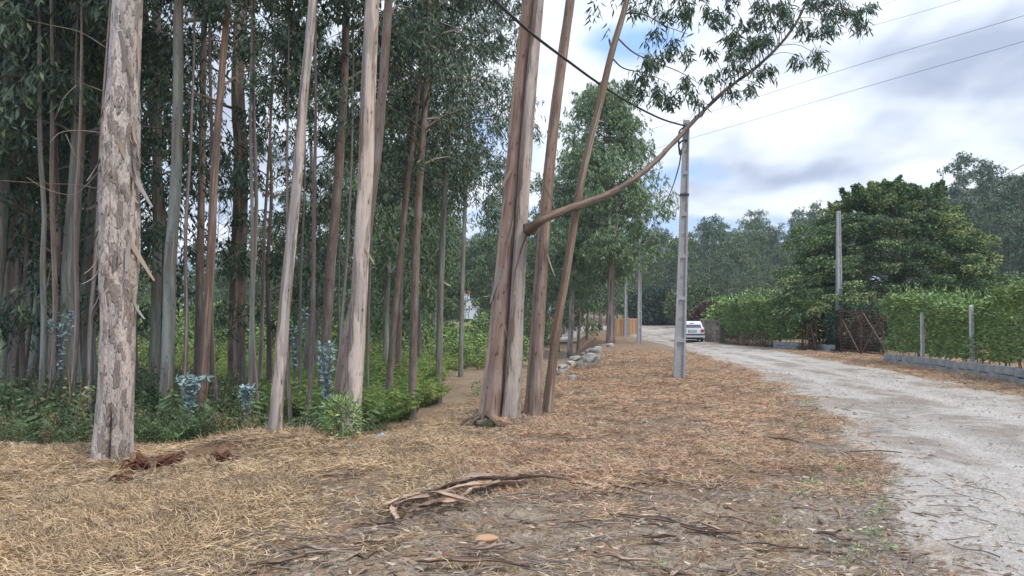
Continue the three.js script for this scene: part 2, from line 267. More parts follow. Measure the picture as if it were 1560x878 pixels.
// path: points of the stem relative to its foot; o.start/o.top: heights of the crown; o.reach: limb length
function eucalyptus(name, label, group, pos, path, rad, bark, seed, o = {}) {
  const R = rngOf(seed), t = thing(name, label, 'tree', pos, group), b = new Buf(), ph = R() * 6.28, seg = o.seg ?? 16, k = seed * 13;
  const step = o.step ?? 0.2, curve = new THREE.CatmullRomCurve3(path, false, 'centripetal'), L = curve.getLength(), n = Math.max(8, Math.round(L / step)), pts = curve.getSpacedPoints(n);
  const radius = (s) => { const u = clamp(s) * (rad.length - 1), i = Math.min(rad.length - 2, Math.floor(u)); return lerp(rad[i], rad[i + 1], u - i); };
  pts[0] = pts[0].clone().add(V(0, -0.15, 0));
  const flare = o.flare ?? 0.35, rough = o.rough ?? 0.06, lump = o.lump ?? 0.05;
  tube(b, pts, pts.map((_, i) => radius(i / n)), seg, {
    shape: (th, s) => {
      const cx = Math.cos(th) * 1.6 + 5, sy = Math.sin(th) * 1.6 + 5; let m = 1 + flare * Math.exp(-s / 0.28) * (0.7 + 0.45 * Math.cos(th * 4 + ph)) + (noise2(cx + s * 0.25, sy + s * 0.4, k) - 0.5) * 2 * lump + (noise2(cx * 3.2, sy * 3.2 + s * 1.6, k + 1) - 0.5) * rough * 2;
      if (o.form) m *= o.form(th, s); return m;
    },
    tint: (th, s) => { const v = noise2(Math.cos(th) * 1.2 + 5 + s * 0.2, Math.sin(th) * 1.2 + s * 0.9, k + 7), g = o.tint ?? [1, 1, 1]; let m = 0.86 + v * 0.28; const w = noise2(s * 0.5, th > 3.14 ? 6.28 - th : th, k + 9), q = 1 - (o.patch ?? 0.18) * S(noise2(Math.cos(th) * 1.8 + 7 + s * 0.35, Math.sin(th) * 1.8 + s * 1.5, k + 21) + 0.25 * (noise2(th * 6, s * 7, k + 22) - 0.5), 0.5, 0.56); m *= q; return [g[0] * m * (1 + (w - 0.5) * 0.12), g[1] * m, g[2] * m * (1 - (w - 0.5) * 0.12)]; },
    uvw: o.uvw ?? 0.8, uvh: o.uvh ?? 2.4,
  });
  const cb = new Buf(), H = path[path.length - 1].y, start = o.start ?? H * 0.45, limbs = o.limbs ?? 20, at_ = (h) => { for (let i = 1; i <= n; i++) if (pts[i].y >= h) return [pts[i], i / n]; return [pts[n], 1]; };
  for (let i = 0; i < limbs; i++) {
    const f = (i + R() * 0.9) / limbs, h = lerp(start, H * 0.985, f), [p, s] = at_(h), az = i * 2.399 + R() * 0.9 + ph, reach = (o.reach ?? 2.6) * (0.5 + 0.5 * Math.sin(Math.PI * Math.min(1, 0.22 + f * 0.9))) * (0.6 + R() * 0.55);
    if (o.skip && o.skip(az, h)) continue;
    const pl = [p.clone()]; let el = 0.5 + R() * 0.6; const q = p.clone(); let a2 = az;
    for (let j = 0; j < 5; j++) { el -= 0.18 + R() * 0.16; a2 += (R() - 0.5) * 0.6; q.add(V(Math.cos(a2) * Math.cos(el), Math.sin(el), Math.sin(a2) * Math.cos(el)).multiplyScalar(reach / 5)); pl.push(q.clone()); }
    const r0 = Math.min(radius(s) * 0.5, 0.012 + reach * 0.013);
    tube(b, pl, pl.map((_, j) => r0 * (1 - j / 5.6)), o.lod ? 4 : 5, { cap: false, tint: () => o.tint ?? [1, 1, 1], uvw: 0.8 });
    const m = o.clumps ?? 4;
    for (let j = 0; j < m; j++) {
      const u = lerp(0.3, 1.02, (j + R()) / m) * 5, e = Math.min(4, Math.floor(u)), c = pl[e].clone().lerp(pl[e + 1], Math.min(1, u - e)).add(V((R() - 0.5) * reach * 0.32, (R() - 0.62) * reach * 0.22, (R() - 0.5) * reach * 0.32));
      clump(cb, c, R, { r: o.cr ?? 0.5, sprays: o.sprays ?? 6, leaves: o.leaves ?? 8, len: o.len ?? 0.17, w: o.w ?? 0.032, lod: o.lod ?? 0, pal: o.pal ?? PAL.gum });
    }
  }
  part(t, 'trunk', b.geo(), BARK[bark]);
  if (cb.p.length) part(t, 'crown', cb.geo(), LEAF);
  t.userData.axis = undefined; t._pts = pts; t._n = n; t._rad = radius;
  return t;
}
// loose ribbons of bark hanging from a stem: [height, angle, length, width]
function ribbon(len, w, curl, R, lift = 0.02) {
  const b = new Buf(), n = 7, tw = (R() - 0.5) * 1.4, m = 0.6 + R() * 0.6, c = R() < 0.35 ? [0.38 * m, 0.28 * m, 0.2 * m] : [0.31 * m, 0.27 * m, 0.235 * m];
  for (let i = 0; i <= n; i++) { const s = i / n, a = tw * s, ww = w * 0.5 * (1 - 0.55 * s * s), out = lift * 0.3 + lift * s + curl * len * s * s, y = -len * s * (1 - Math.abs(curl) * 0.35 * s); for (const e of [-1, 0, 1]) b.v(Math.cos(a) * ww * e, y, out + Math.sin(a) * ww * e - (e ? w * 0.16 : 0), e, s, ...c); }
  for (let i = 0; i < n; i++) for (let e = 0; e < 2; e++) { const a = i * 3 + e; b.t(a, a + 3, a + 1); b.t(a + 1, a + 3, a + 4); }
  return b.geo();
}
function peel(t, list, seed) {
  const R = rngOf(seed);
  for (const [h, ang, len, w, curl] of list) {
    let i = 1; while (i < t._n && t._pts[i].y < h) i++;
    const c = t._pts[i], r = t._rad(i / t._n), m = part(t, 'bark_strip', ribbon(len, w, curl, R), DRY);
    m.position.set(c.x + Math.sin(ang) * r * 0.99, c.y, c.z + Math.cos(ang) * r * 0.99); m.rotation.y = ang; m.rotation.z = (R() - 0.5) * 1.1;
  }
}
// a stem traced as [px, py, width in px] from its foot up; the trunk goes on above the frame to height H
function traced(name, label, group, list, bark, seed, o = {}) {
  const foot = o.depth ? at(list[0][0], list[0][1], o.depth) : groundAt(list[0][0], list[0][1]), d = -foot.z;
  if (o.depth) foot.y = height(foot.x, d);
  const pts = list.map(([x, y], i) => (i ? at(x, y, d) : foot.clone())), rad = list.map((l) => l[2] / 2 * d / F), H = o.H ?? 17;
  const path = pts.map((p) => p.clone().sub(foot)); path[0].set(0, 0, 0);
  const a = path[path.length - 2], e = path[path.length - 1], dir = e.clone().sub(a).normalize(); let q = e.clone(); const m = 5, rise = (H - e.y) / m, R = rngOf(seed + 5);
  for (let i = 1; i <= m && rise > 0.2; i++) { dir.lerp(V((R() - 0.5) * 0.2, 1, (R() - 0.5) * 0.2), 0.35).normalize(); q = q.clone().addScaledVector(dir, rise / dir.y); path.push(q); rad.push(Math.max(0.02, rad[list.length - 1] * (1 - i / (m + 0.6)))); }
  // radii follow the point index, so resample them along the length
  const len = [0]; for (let i = 1; i < path.length; i++) len.push(len[i - 1] + path[i].distanceTo(path[i - 1]));
  const T = table(len, rad), N = 24, rr = Array.from({ length: N }, (_, i) => T(len[len.length - 1] * i / (N - 1)));
  return eucalyptus(name, label, group, foot, path, rr, bark, seed, o);
}
const FRONT = { skip: (az, h) => h < 8.5 && Math.sin(az) > 0, seg: 24, step: 0.09, start: 9.5, limbs: 13, sprays: 5, clumps: 4, len: 0.2, w: 0.042, lod: 1, leaves: 7, reach: 2.4 };
const MIDT = { seg: 16, step: 0.15, start: 6.3, limbs: 22, sprays: 8, clumps: 5, len: 0.19, w: 0.04, leaves: 7, reach: 3.1, lod: 1, skip: (az, h) => h < 9 && Math.sin(az) > -0.15 };
// the big shaggy stem in front
{
  const split = (th, s) => {   // a deep upright crack in the foot, and ragged old bark higher up
    const a = Math.atan2(Math.sin(th - 4.95), Math.cos(th - 4.95)), c = 0.6 * Math.exp(-((a / 0.075) ** 2)) * S(0.85 - s, 0, 0.3), rag = S(s, 1.7, 2.3) * S(4.6 - s, 0, 0.5), plate = S(noise2(th * 5 + noise2(s * 6, th * 2, 3) * 1.5, s * 4.2, 62), 0.42, 0.56) + 0.6 * S(noise2(th * 11, s * 9, 63), 0.45, 0.6);
    return 1 - c + (0.075 * rag + 0.008) * (plate - 0.5) + 0.03 * rag;
  };
  const t = traced('eucalyptus_tree', 'thick pale eucalyptus with shaggy peeling bark and a split foot', null, [[171, 703, 54], [174, 640, 53], [177, 560, 50], [179, 470, 50], [180, 400, 53], [182, 300, 53], [185, 210, 50], [189, 110, 46], [194, 0, 42]], 'rough', 11, { ...FRONT, seg: 90, step: 0.045, form: split, H: 19, rough: 0.05, flare: 0.22, uvw: 0.7, uvh: 1.8 });
  const R = rngOf(5), list = [];
  for (let i = 0; i < 110; i++) { const h = 1.5 + (R() + R()) * 1.7, b = R(), L = 0.04 + R() * R() * 0.26; list.push([h, (R() - 0.5) * 3.6, L, 0.012 + R() * R() * 0.06, b < 0.6 ? 0.02 + R() * 0.08 : 0.12 + R() * 0.35]); }
  list.push([3.3, 1.5, 0.5, 0.07, 0.2], [3.9, 1.35, 0.4, 0.06, 0.3], [2.9, -1.55, 0.45, 0.06, 0.25], [3.6, -1.5, 0.5, 0.07, 0.15], [2.0, -1.45, 0.35, 0.06, 0.3], [2.7, 0.3, 0.55, 0.08, 0.05], [3.4, 0.7, 0.6, 0.07, 0.05], [2.3, -0.3, 0.4, 0.06, 0.06], [4.9, 1.5, 0.45, 0.05, 0.1], [4.1, -1.5, 0.55, 0.06, 0.12], [4.2, -1.35, 0.4, 0.04, 0.16], [3.5, 1.45, 0.32, 0.09, 0.22], [3.0, -1.4, 0.22, 0.06, 0.5], [2.35, -1.2, 0.3, 0.05, 0.4], [2.6, 1.2, 0.5, 0.06, 0.12], [2.55, 0.9, 0.6, 0.07, 0.06], [2.2, -1.0, 0.25, 0.04, 0.6], [4.6, 0.5, 0.3, 0.06, 0.18], [4.9, 0.1, 0.5, 0.05, 0.1]);
  peel(t, list, 6);
  const d = -t.position.z;   // dead twigs that arch out from the stem
  for (const tw of [[[163, 74], [120, 48], [75, 38], [40, 30]], [[160, 140], [128, 128], [102, 117]], [[160, 203], [118, 199], [92, 202], [76, 216]], [[160, 290], [120, 282], [60, 279], [0, 275]], [[100, 205], [112, 232], [128, 258]], [[150, 262], [112, 296], [70, 288], [40, 270]], [[116, 130], [98, 148], [83, 182]]]) {
    const b = new Buf(), p = smooth(tw.map(([x, y], i) => at(x, y, d + 0.02 - i * 0.08).sub(t.position)), 14); tube(b, p, p.map((_, i) => 0.006 - i * 0.00028), 5, { tint: () => [1.1, 1.0, 0.9] }); part(t, 'dead_twig', b.geo(), BARK.pale);
  }
}
const near = [
  ['slim grey eucalyptus leaning out beside the thin wavy sapling', [[4, 642, 13], [18, 380, 12], [31, 260, 11], [40, 90, 10], [46, 0, 9]], 'green', 21, {}],
  ['grey eucalyptus with a crooked lean at the wood edge', [[-26, 660, 17], [2, 365, 14], [16, 0, 13]], 'green', 22, {}],
  ['very thin wavy eucalyptus sapling with bare grey stem', [[60, 675, 9], [66, 500, 8], [65, 400, 8], [67, 330, 7], [61, 230, 7], [60, 75, 6]], 'green', 23, { H: 9, start: 6, reach: 1.3, limbs: 12 }],
  ['grey green twin stem eucalyptus behind the shaggy tree', [[232, 633, 17], [236, 520, 15], [239, 400, 14], [239, 200, 13], [238, 0, 13]], 'green', 24, {}],
  ['grey green eucalyptus curving up beside its twin stem', [[250, 672, 20], [256, 520, 19], [259, 400, 18], [267, 290, 16], [271, 120, 15], [272, 0, 14]], 'green', 25, {}],
  ['slim dark eucalyptus standing between the two twin stems', [[246, 622, 11], [250, 480, 11], [248, 330, 10], [228, 150, 10], [220, 0, 9]], 'brown', 26, {}],
  ['slim grey eucalyptus close behind the red brown stem', [[298, 640, 11], [303, 470, 11], [305, 380, 11], [308, 200, 10], [310, 60, 9], [312, 0, 9]], 'brown', 27, {}],
  ['red brown slender eucalyptus leaning beside the blue sapling', [[305, 671, 15], [312, 540, 13], [320, 400, 12], [328, 240, 11], [342, 60, 10], [347, 0, 9]], 'red', 28, { reach: 2 }],
  ['broad two toned eucalyptus at the edge of the meadow', [[359, 612, 27], [360, 520, 25], [363, 400, 23], [367, 250, 21], [362, 130, 20], [368, 0, 19]], 'brown', 29, {}],
  ['pale pinkish eucalyptus with a gentle lean and dark torn streak', [[418, 662, 19], [424, 580, 18], [436, 440, 17], [452, 280, 15], [462, 150, 14], [476, 0, 13]], 'pale', 30, { start: 8, patch: 0.3, step: 0.08, seg: 28 }],
  ['brown eucalyptus forking behind the pale spotted trunk', [[488, 656, 18], [494, 560, 16], [504, 400, 15], [516, 260, 13], [524, 130, 12], [528, 0, 11]], 'brown', 31, {}],
  ['tan eucalyptus half hidden behind the pale spotted trunk', [[511, 656, 22], [524, 540, 18], [545, 440, 16], [572, 250, 15], [584, 120, 14], [592, 0, 13]], 'brown', 33, { depth: 14 }],
  ['thin brown eucalyptus standing at the fern bank', [[589, 636, 11], [596, 540, 10], [610, 390, 9], [622, 270, 8], [634, 170, 7], [644, 60, 6]], 'brown', 34, { H: 12, start: 6, reach: 2 }],
];
for (const [label, list, bark, seed, o] of near) traced('eucalyptus_tree', label, 'eucalyptus trees of the wood edge', list, bark, seed, { ...MIDT, ...o });
{
  const t = traced('eucalyptus_tree', 'pale spotted eucalyptus with brown bark patches by the blue sapling', 'eucalyptus trees of the wood edge', [[533, 656, 31], [537, 600, 28], [545, 480, 25], [551, 370, 24], [557, 250, 23], [561, 130, 22], [567, 0, 22]], 'pale', 32, { ...FRONT, uvh: 3, start: 8.5, patch: 0.3, tint: [1.22, 1.15, 1.1], step: 0.06, seg: 40, depth: 11.7 });
  peel(t, [[2.0, -0.8, 0.4, 0.05, 0.05], [1.6, -1.2, 0.3, 0.05, 0.1], [1.2, -0.9, 0.5, 0.06, 0.04], [0.9, 0.2, 0.3, 0.05, 0.05], [3.1, 0.6, 0.3, 0.04, 0.06]], 7);
}
// the clump of four on the bank
const S1 = traced('eucalyptus_tree', 'reddish eucalyptus with stringy bark, thickest of the leaning clump', 'eucalyptus clump on the bank', [[748, 640, 36], [752, 590, 32], [762, 480, 29], [770, 390, 27], [783, 250, 25], [794, 120, 23], [806, 0, 21]], 'brown', 41, { ...FRONT, tint: [1.22, 1.1, 1.02], H: 20 });
const S2 = traced('eucalyptus_tree', 'grey brown eucalyptus that bears the broken limb', 'eucalyptus clump on the bank', [[778, 639, 27], [783, 560, 23], [790, 420, 21], [798, 280, 19], [808, 140, 17], [821, 0, 15]], 'pale', 42, { ...FRONT, tint: [0.98, 0.92, 0.87], H: 19 });
const S3 = traced('eucalyptus_tree', 'tan eucalyptus with a pale edge behind the broken limb', 'eucalyptus clump on the bank', [[811, 637, 25], [815, 560, 22], [824, 430, 20], [832, 310, 18], [845, 180, 16], [858, 80, 15], [869, 0, 14]], 'brown', 43, { ...FRONT, tint: [1.18, 1.12, 1.05], H: 18 });
const S4 = traced('eucalyptus_tree', 'slender orange brown eucalyptus bowing out of the clump', 'eucalyptus clump on the bank', [[834, 631, 16], [840, 570, 14], [850, 490, 13], [862, 420, 12], [876, 330, 12], [893, 240, 11], [913, 160, 11], [932, 80, 10], [955, 0, 9]], 'red', 44, { ...FRONT, tint: [0.95, 1.02, 1.0], H: 13, start: 7.2, lod: 0, limbs: 16, reach: 2.2, len: 0.19, w: 0.034 });
peel(S1, [[1.5, 0.6, 0.5, 0.05, 0.06], [2.4, -0.4, 0.6, 0.05, 0.05], [3.3, 0.9, 0.5, 0.05, 0.08], [0.9, 1.2, 0.4, 0.05, 0.08], [4.1, 0.2, 0.5, 0.06, 0.05], [2.0, 1.3, 0.35, 0.05, 0.15], [3.6, -0.9, 0.4, 0.04, 0.12]], 8);
peel(S3, [[2.6, 0.8, 0.4, 0.04, 0.08], [3.8, -0.6, 0.5, 0.05, 0.06]], 9);

// the broken limb that has come down on the pole
const POLE = groundAt(1035, 579), DP = -POLE.z;
{
  const d0 = -S2.position.z, way = [[806, 350, d0 - 0.15], [822, 338, d0 - 0.35], [845, 326, d0 - 0.2], [880, 313, d0 + 0.5], [935, 292, d0 + 2.0], [985, 258, d0 + 4], [1020, 224, DP - 1.4], [1049, 193, DP - 0.28], [1078, 163, DP + 0.7], [1108, 135, DP + 1.4], [1145, 108, DP + 2], [1182, 75, DP + 2.6], [1210, 40, DP + 3], [1230, 0, DP + 3.3], [1246, -50, DP + 3.6], [1262, -110, DP + 4]];
  const P = way.map(([x, y, d]) => at(x, y, d)), o = P[0].clone(), t = thing('fallen_limb', 'long broken eucalyptus limb resting on top of the concrete pole', 'branch', o);
  const rel = P.map((p) => p.clone().sub(o)), pts = smooth(rel, 90), b = new Buf();
  tube(b, pts, pts.map((_, i) => lerp(0.066, 0.036, i / 90) * (i > 60 ? lerp(1, 0.45, (i - 60) / 30) : 1) * (1 + 0.7 * Math.exp(-i / 2.2)) * (0.92 + 0.16 * noise2(i * 0.45, 3, 6))), 12, { shape: (th, s) => 1 + (noise2(Math.cos(th) * 2 + 4, s * 3 + Math.sin(th) * 2, 5) - 0.5) * 0.45, tint: (th, s) => { const k = S(s, 8.6, 9.6); return [lerp(0.5, 0.28, k), lerp(0.5, 0.28, k), lerp(0.48, 0.32, k)]; }, uvw: 0.5 });
  part(t, 'stem', b.geo(), BARK.red);
  const R = rngOf(91), lb = new Buf(), tb = new Buf();
  const hang = [[965, 25], [985, 10], [1000, 45], [1015, 20], [1040, 18], [1050, 60], [1030, 55], [1000, 80], [1018, 70], [1040, 5], [1085, 12], [1102, 20], [1095, 35], [1110, 5], [1120, 55], [1135, 45], [1150, 60], [1160, 55], [1145, 35], [1165, 20], [1160, 5], [1130, 75], [1115, 85], [1105, 105], [1125, 100], [1140, 80], [1155, 75], [1170, 65], [1115, 60], [1180, 10], [1195, 20], [1203, 30], [1190, 5], [1175, 35], [980, 95], [990, 105], [975, 110], [1010, 120], [1020, 135], [1005, 128], [1030, 140], [1052, 128], [1047, 118], [985, 130], [955, 130], [1065, 145], [1085, 128], [1078, 82], [1168, 108], [1160, 112], [1120, 142], [1145, 130], [1220, 45], [1240, 55], [1253, 40], [1262, 20], [1270, 25], [1285, 18], [1298, 22], [1310, 15], [1325, 8], [1280, 5], [1300, 35], [1312, 40], [1268, 45], [1245, 95], [1243, 82], [1218, 92], [1250, 5], [1260, 0], [1235, 10], [1210, -20], [1180, -25], [1290, -20], [1130, -20], [1060, -15], [1100, -25]];
  for (const [x, y] of hang) {
    if (x < 1076) continue; const dd = DP + 0.5 + (x - 1060) * 0.012 + (R() - 0.5) * 1.6, p = at(x + (R() - 0.5) * 8, y - 6 + (R() - 0.5) * 8, dd).sub(o);
    clump(lb, p, R, { r: 0.22, sprays: 9, leaves: 9, len: 0.22, w: 0.042 });
    let best = pts[60], bd = 1e9; for (let i = 48; i < 91; i++) { const q = pts[i].distanceTo(p) + Math.max(0, p.y - pts[i].y) * 0 + Math.max(0, pts[i].y - p.y) * 0.15; if (q < bd) { bd = q; best = pts[i]; } }
    const mid = best.clone().lerp(p, 0.5).add(V(0, 0.16 * bd, 0)), tw = smooth([best, mid, p, p.clone().add(V(0, -0.2, 0))], 8); tube(tb, tw, tw.map((_, i) => 0.011 - i * 0.0009), 4, { cap: false, tint: () => [0.55, 0.5, 0.5] });
  }
  part(t, 'twig', tb.geo(), BARK.red); part(t, 'foliage', lb.geo(), LEAF);
  // the low boughs of the bowing tree, whose leaves hang in front of the sky
  const d4 = -S4.position.z, sb = new Buf(), fb = new Buf(), runs = [[[938, 55], [965, 80], [1000, 95], [1040, 112], [1066, 128]], [[948, 20], [980, 22], [1015, 40], [1048, 52]], [[952, 0], [1000, -12], [1050, -8], [1080, 6]], [[932, 88], [950, 104], [985, 112], [1018, 126]]].map((l, i) => smooth(l.map(([x, y], k) => at(x, y, d4 + k * 0.35 * (i % 2 ? 1 : 0.6)).sub(S4.position)), 14));
  for (const r of runs) tube(sb, r, r.map((_, i) => 0.016 - i * 0.0008), 5, { cap: false, tint: () => [0.6, 0.55, 0.5] });
  for (const [x, y] of hang) {
    if (x >= 1076) continue; let best, bd = 1e9; const p0 = at(x, y, d4 + 0.6).sub(S4.position); for (const r of runs) for (const q of r) { const k = Math.hypot(q.x - p0.x, q.y - p0.y) + (q.y < p0.y ? 0.3 : 0); if (k < bd) { bd = k; best = q; } }
    p0.z = best.z + (R() - 0.5) * 0.3; clump(fb, p0, R, { r: 0.15, sprays: 9, leaves: 9, len: 0.145, w: 0.028 }); const tw = smooth([best, best.clone().lerp(p0, 0.5).add(V(0, 0.05, 0)), p0, p0.clone().add(V(0, -0.12, 0))], 7); tube(sb, tw, tw.map((_, i) => 0.006 - i * 0.0005), 4, { cap: false, tint: () => [0.6, 0.55, 0.5] });
  }
  part(S4, 'low_bough', sb.geo(), BARK.red); part(S4, 'low_foliage', fb.geo(), LEAF);
  const cb = new Buf(), c0 = S2.position.clone().lerp(at(806, 352, d0 - 0.2), 1).sub(o), sp = smooth([c0, at(797, 372, d0 - 0.16).sub(o), at(786, 410, d0 - 0.17).sub(o), at(781, 445, d0 - 0.15).sub(o)], 10); tube(cb, sp, sp.map((_, i) => 0.022 * (1 - i / 12)), 6, { tint: () => [0.55, 0.5, 0.45] });
  part(t, 'torn_bark', cb.geo(), BARK.red);
}
// ---------------- the wood behind: a few forms, each tree a copy of its own
function form(name, label, group, H, bark, seed, o) { const R = rngOf(seed * 7), p = []; let x = 0, z = 0; const k = 6; for (let i = 0; i <= k; i++) { p.push(V(x, H * i / k, z)); x += (R() - 0.5) * H * 0.02; z += (R() - 0.5) * H * 0.02; } const r0 = o.r0 ?? 0.16; return eucalyptus(name, label, group, V(0, 0, 0), p, Array.from({ length: 12 }, (_, i) => r0 * (1 - 0.88 * i / 11)), bark, seed, o); }
const nearForm = { seg: 10, step: 0.5, limbs: 30, clumps: 5, sprays: 8, leaves: 7, len: 0.23, w: 0.055, lod: 1, reach: 2.9, r0: 0.13 };
const farForm = { seg: 7, step: 1.2, limbs: 30, clumps: 5, sprays: 8, leaves: 6, len: 0.36, w: 0.1, lod: 1, reach: 3.4, cr: 0.8, pal: PAL.light, r0: 0.17 };
const kinds = {
  wood: { label: 'eucalyptus growing inside the dense wood', group: 'eucalyptus trees inside the wood', forms: [[15, 'brown', 201, { ...nearForm, start: 4 }, 'medium brown stemmed'], [17, 'green', 202, { ...nearForm, start: 5, r0: 0.16 }, 'thick grey green stemmed'], [13, 'brown', 203, { ...nearForm, start: 2.4, r0: 0.09 }, 'short slim brown stemmed'], [16, 'green', 204, { ...nearForm, start: 3.4, r0: 0.11 }, 'slim grey green stemmed']] },
  thin: { label: 'very slender eucalyptus pole stem at the wood edge', group: 'slender pole stems of the wood', forms: [[13, 'brown', 241, { ...nearForm, start: 9, r0: 0.055, limbs: 5, reach: 1.3 }, 'brown'], [12, 'green', 242, { ...nearForm, start: 8.5, r0: 0.045, limbs: 5, reach: 1.2 }, 'grey green']] },
  back: { label: 'leafy eucalyptus standing beyond the fern meadow', group: 'eucalyptus trees beyond the meadow', forms: [[16, 'brown', 211, { ...farForm, start: 2 }, 'brown stemmed'], [14, 'pale', 212, { ...farForm, start: 1.2, reach: 3 }, 'low pale stemmed'], [17, 'green', 213, { ...farForm, start: 3.5, reach: 3.6 }, 'tall grey green stemmed']] },
  far: { label: 'eucalyptus rising behind the bend of the road', group: 'eucalyptus trees behind the road bend', forms: [[15, 'pale', 221, { ...farForm, start: 2.5, reach: 3.8, pal: PAL.hill }, 'dark broad crowned'], [17, 'pale', 222, { ...farForm, start: 4, reach: 3.2, pal: PAL.light }, 'tall light green'], [13, 'brown', 223, { ...farForm, start: 1, reach: 3.6 }, 'low bushy']] },
  hill: { label: 'hillside eucalyptus showing behind the broad linden', group: 'eucalyptus trees on the hillside', forms: [[18, 'pale', 231, { ...farForm, start: 4.5, reach: 3.8, pal: PAL.hill }, 'full crowned'], [20, 'pale', 232, { ...farForm, start: 6, reach: 3.6, pal: PAL.hill }, 'taller bare stemmed']] },
};
{
  const R = rngOf(333);
  const put = (kind, x, d, s = 1) => {
    const K = kinds[kind], i = Math.floor(R() * K.forms.length), f = K.forms[i]; let t;
    if (!f.made) { t = f.made = form('eucalyptus_tree', `${f[4] ?? 'plain'} ${K.label}`, K.group, f[0], f[1], f[2], f[3]); } else t = copyOf(f.made);
    const q = s * (0.85 + R() * 0.3); t.position.copy(onGround(x, d)); t.rotation.set((R() - 0.5) * 0.05, R() * 6.28, (R() - 0.5) * 0.07); if (kind === 'hill') t.scale.set(q, q * 0.8, q); else t.scale.set(q, q, q);
  };
  const P = (px, d) => (px - CX) / F * d;
  for (const [px, d, s] of [[20, 19], [48, 24], [85, 17], [100, 21], [118, 16], [130, 25], [140, 18.5], [-40, 15], [-60, 22], [70, 30], [25, 34], [110, 33], [205, 24], [160, 27], [-20, 27], [-90, 18], [412, 24], [466, 31], [480, 37, 0.55], [350, 44, 0.5], [250, 42, 0.5], [-110, 28], [180, 38, 0.7], [440, 34, 0.6]]) put('wood', P(px, d), d, s);
  for (const [px, d] of [[105, 14.5], [128, 15.5], [142, 14], [78, 15], [118, 18], [96, 19], [45, 17], [30, 20], [152, 20], [275, 15], [335, 15.5], [382, 15], [398, 16], [470, 15.5], [458, 18], [510, 17], [445, 16], [520, 22], [560, 20], [395, 20], [640, 40], [660, 44], [605, 32], [215, 18], [190, 17]]) put('thin', P(px, d), d);
  for (const [px, d, s] of [[590, 36, 0.9], [540, 46, 0.95], [560, 56, 1], [620, 52, 0.85], [638, 40, 0.8], [660, 58, 0.9], [500, 60, 0.7], [450, 58, 0.75], [400, 64, 0.6], [350, 60, 0.5], [300, 66, 0.55], [240, 62, 0.5], [180, 60, 0.8], [100, 58, 1], [40, 60, 1], [650, 74, 0.9], [752, 66, 0.8], [770, 78, 0.95], [600, 76, 1], [570, 84, 1], [530, 76, 1], [880, 58, 0.75], [895, 64, 0.8], [870, 70, 0.9], [915, 74, 1.0], [850, 60, 0.7], [830, 74, 0.9], [800, 84, 0.9], [905, 88, 1], [925, 100, 1.1], [860, 96, 1.1], [812, 66, 0.7], [780, 96, 1], [470, 80, 0.7], [380, 84, 0.7], [650, 100, 1], [0, 75, 1.1], [-60, 66, 1]]) put('back', P(px, d), d, s);
  for (const [px, d, s] of [[985, 112, 0.85], [1010, 118, 0.9], [1035, 108, 0.85], [1058, 116, 0.95], [1080, 104, 0.85], [1102, 112, 0.9], [1120, 106, 0.78], [1140, 116, 0.82], [1160, 110, 0.72], [1178, 120, 0.8], [1196, 114, 0.75], [960, 120, 1], [940, 112, 1.1], [970, 104, 0.8], [1070, 128, 1], [1130, 130, 0.9], [1215, 120, 0.9], [1240, 125, 0.9], [1050, 98, 0.6], [1110, 95, 0.55], [1150, 98, 0.5]]) put('far', P(px, d), d, s);
  for (const [px, d, s] of [[1470, 88, 1.05], [1440, 84, 0.85], [1500, 90, 0.95], [1525, 84, 0.95], [1550, 80, 0.98], [1580, 84, 1], [1415, 94, 0.85], [1610, 80, 1], [1485, 76, 0.7], [1535, 72, 0.75], [1560, 70, 0.8], [1600, 68, 0.8], [1390, 100, 0.8], [1640, 74, 1], [1300, 110, 0.8], [1350, 108, 0.8], [1270, 112, 0.8], [1455, 72, 0.62], [1510, 70, 0.66], [1545, 64, 0.62], [1580, 62, 0.66], [1425, 80, 0.6], [1460, 98, 0.95], [1515, 100, 1], [1570, 98, 1], [1620, 60, 0.7], [1680, 70, 0.9], [1720, 62, 0.8]]) put('hill', P(px, d), d, s);
  // the tall one that stands up alone over the bank
  const big = eucalyptus('eucalyptus_tree', 'tall full crowned eucalyptus standing behind the boulder bank', null, groundAt(930, 523), [V(0, 0, 0), V(0.1, 4, 0), V(0.25, 8, 0.2), V(0.15, 12, 0.1), V(-0.3, 17.2, 0)], Array.from({ length: 10 }, (_, i) => 0.3 * (1 - 0.85 * i / 9)), 'brown', 77, { seg: 12, step: 0.4, start: 4.2, limbs: 60, clumps: 7, sprays: 13, leaves: 8, len: 0.29, w: 0.075, lod: 1, reach: 4.6, cr: 0.8, pal: (R) => PAL.light(R).map((c) => c * 1.3) });
  for (const [px, d, H, seed, bark, l] of [[628, 20, 15, 88, 'brown', 'drooping leafy eucalyptus between the spotted trunk and the clump'], [668, 25, 16, 89, 'green', 'drooping grey stemmed eucalyptus rising out of the fern bank'], [606, 27, 15, 90, 'brown', 'brown stemmed eucalyptus at the back of the fern bank'], [702, 36, 19, 93, 'green', 'tall grey stemmed eucalyptus far along the fern bank']]) eucalyptus('eucalyptus_tree', l, null, onGround(P(px, d), d), [V(0, 0, 0), V(0.1, H * 0.3, 0), V(0.35, H * 0.6, 0.1), V(0.5, H, 0)], [0.11, 0.1, 0.085, 0.06, 0.02], bark, seed, { ...MIDT, seg: 12, step: 0.3, start: H > 18 ? 8 : 6.4, limbs: 36, clumps: 6, sprays: 11, reach: H > 18 ? 4 : 3.3, skip: undefined });
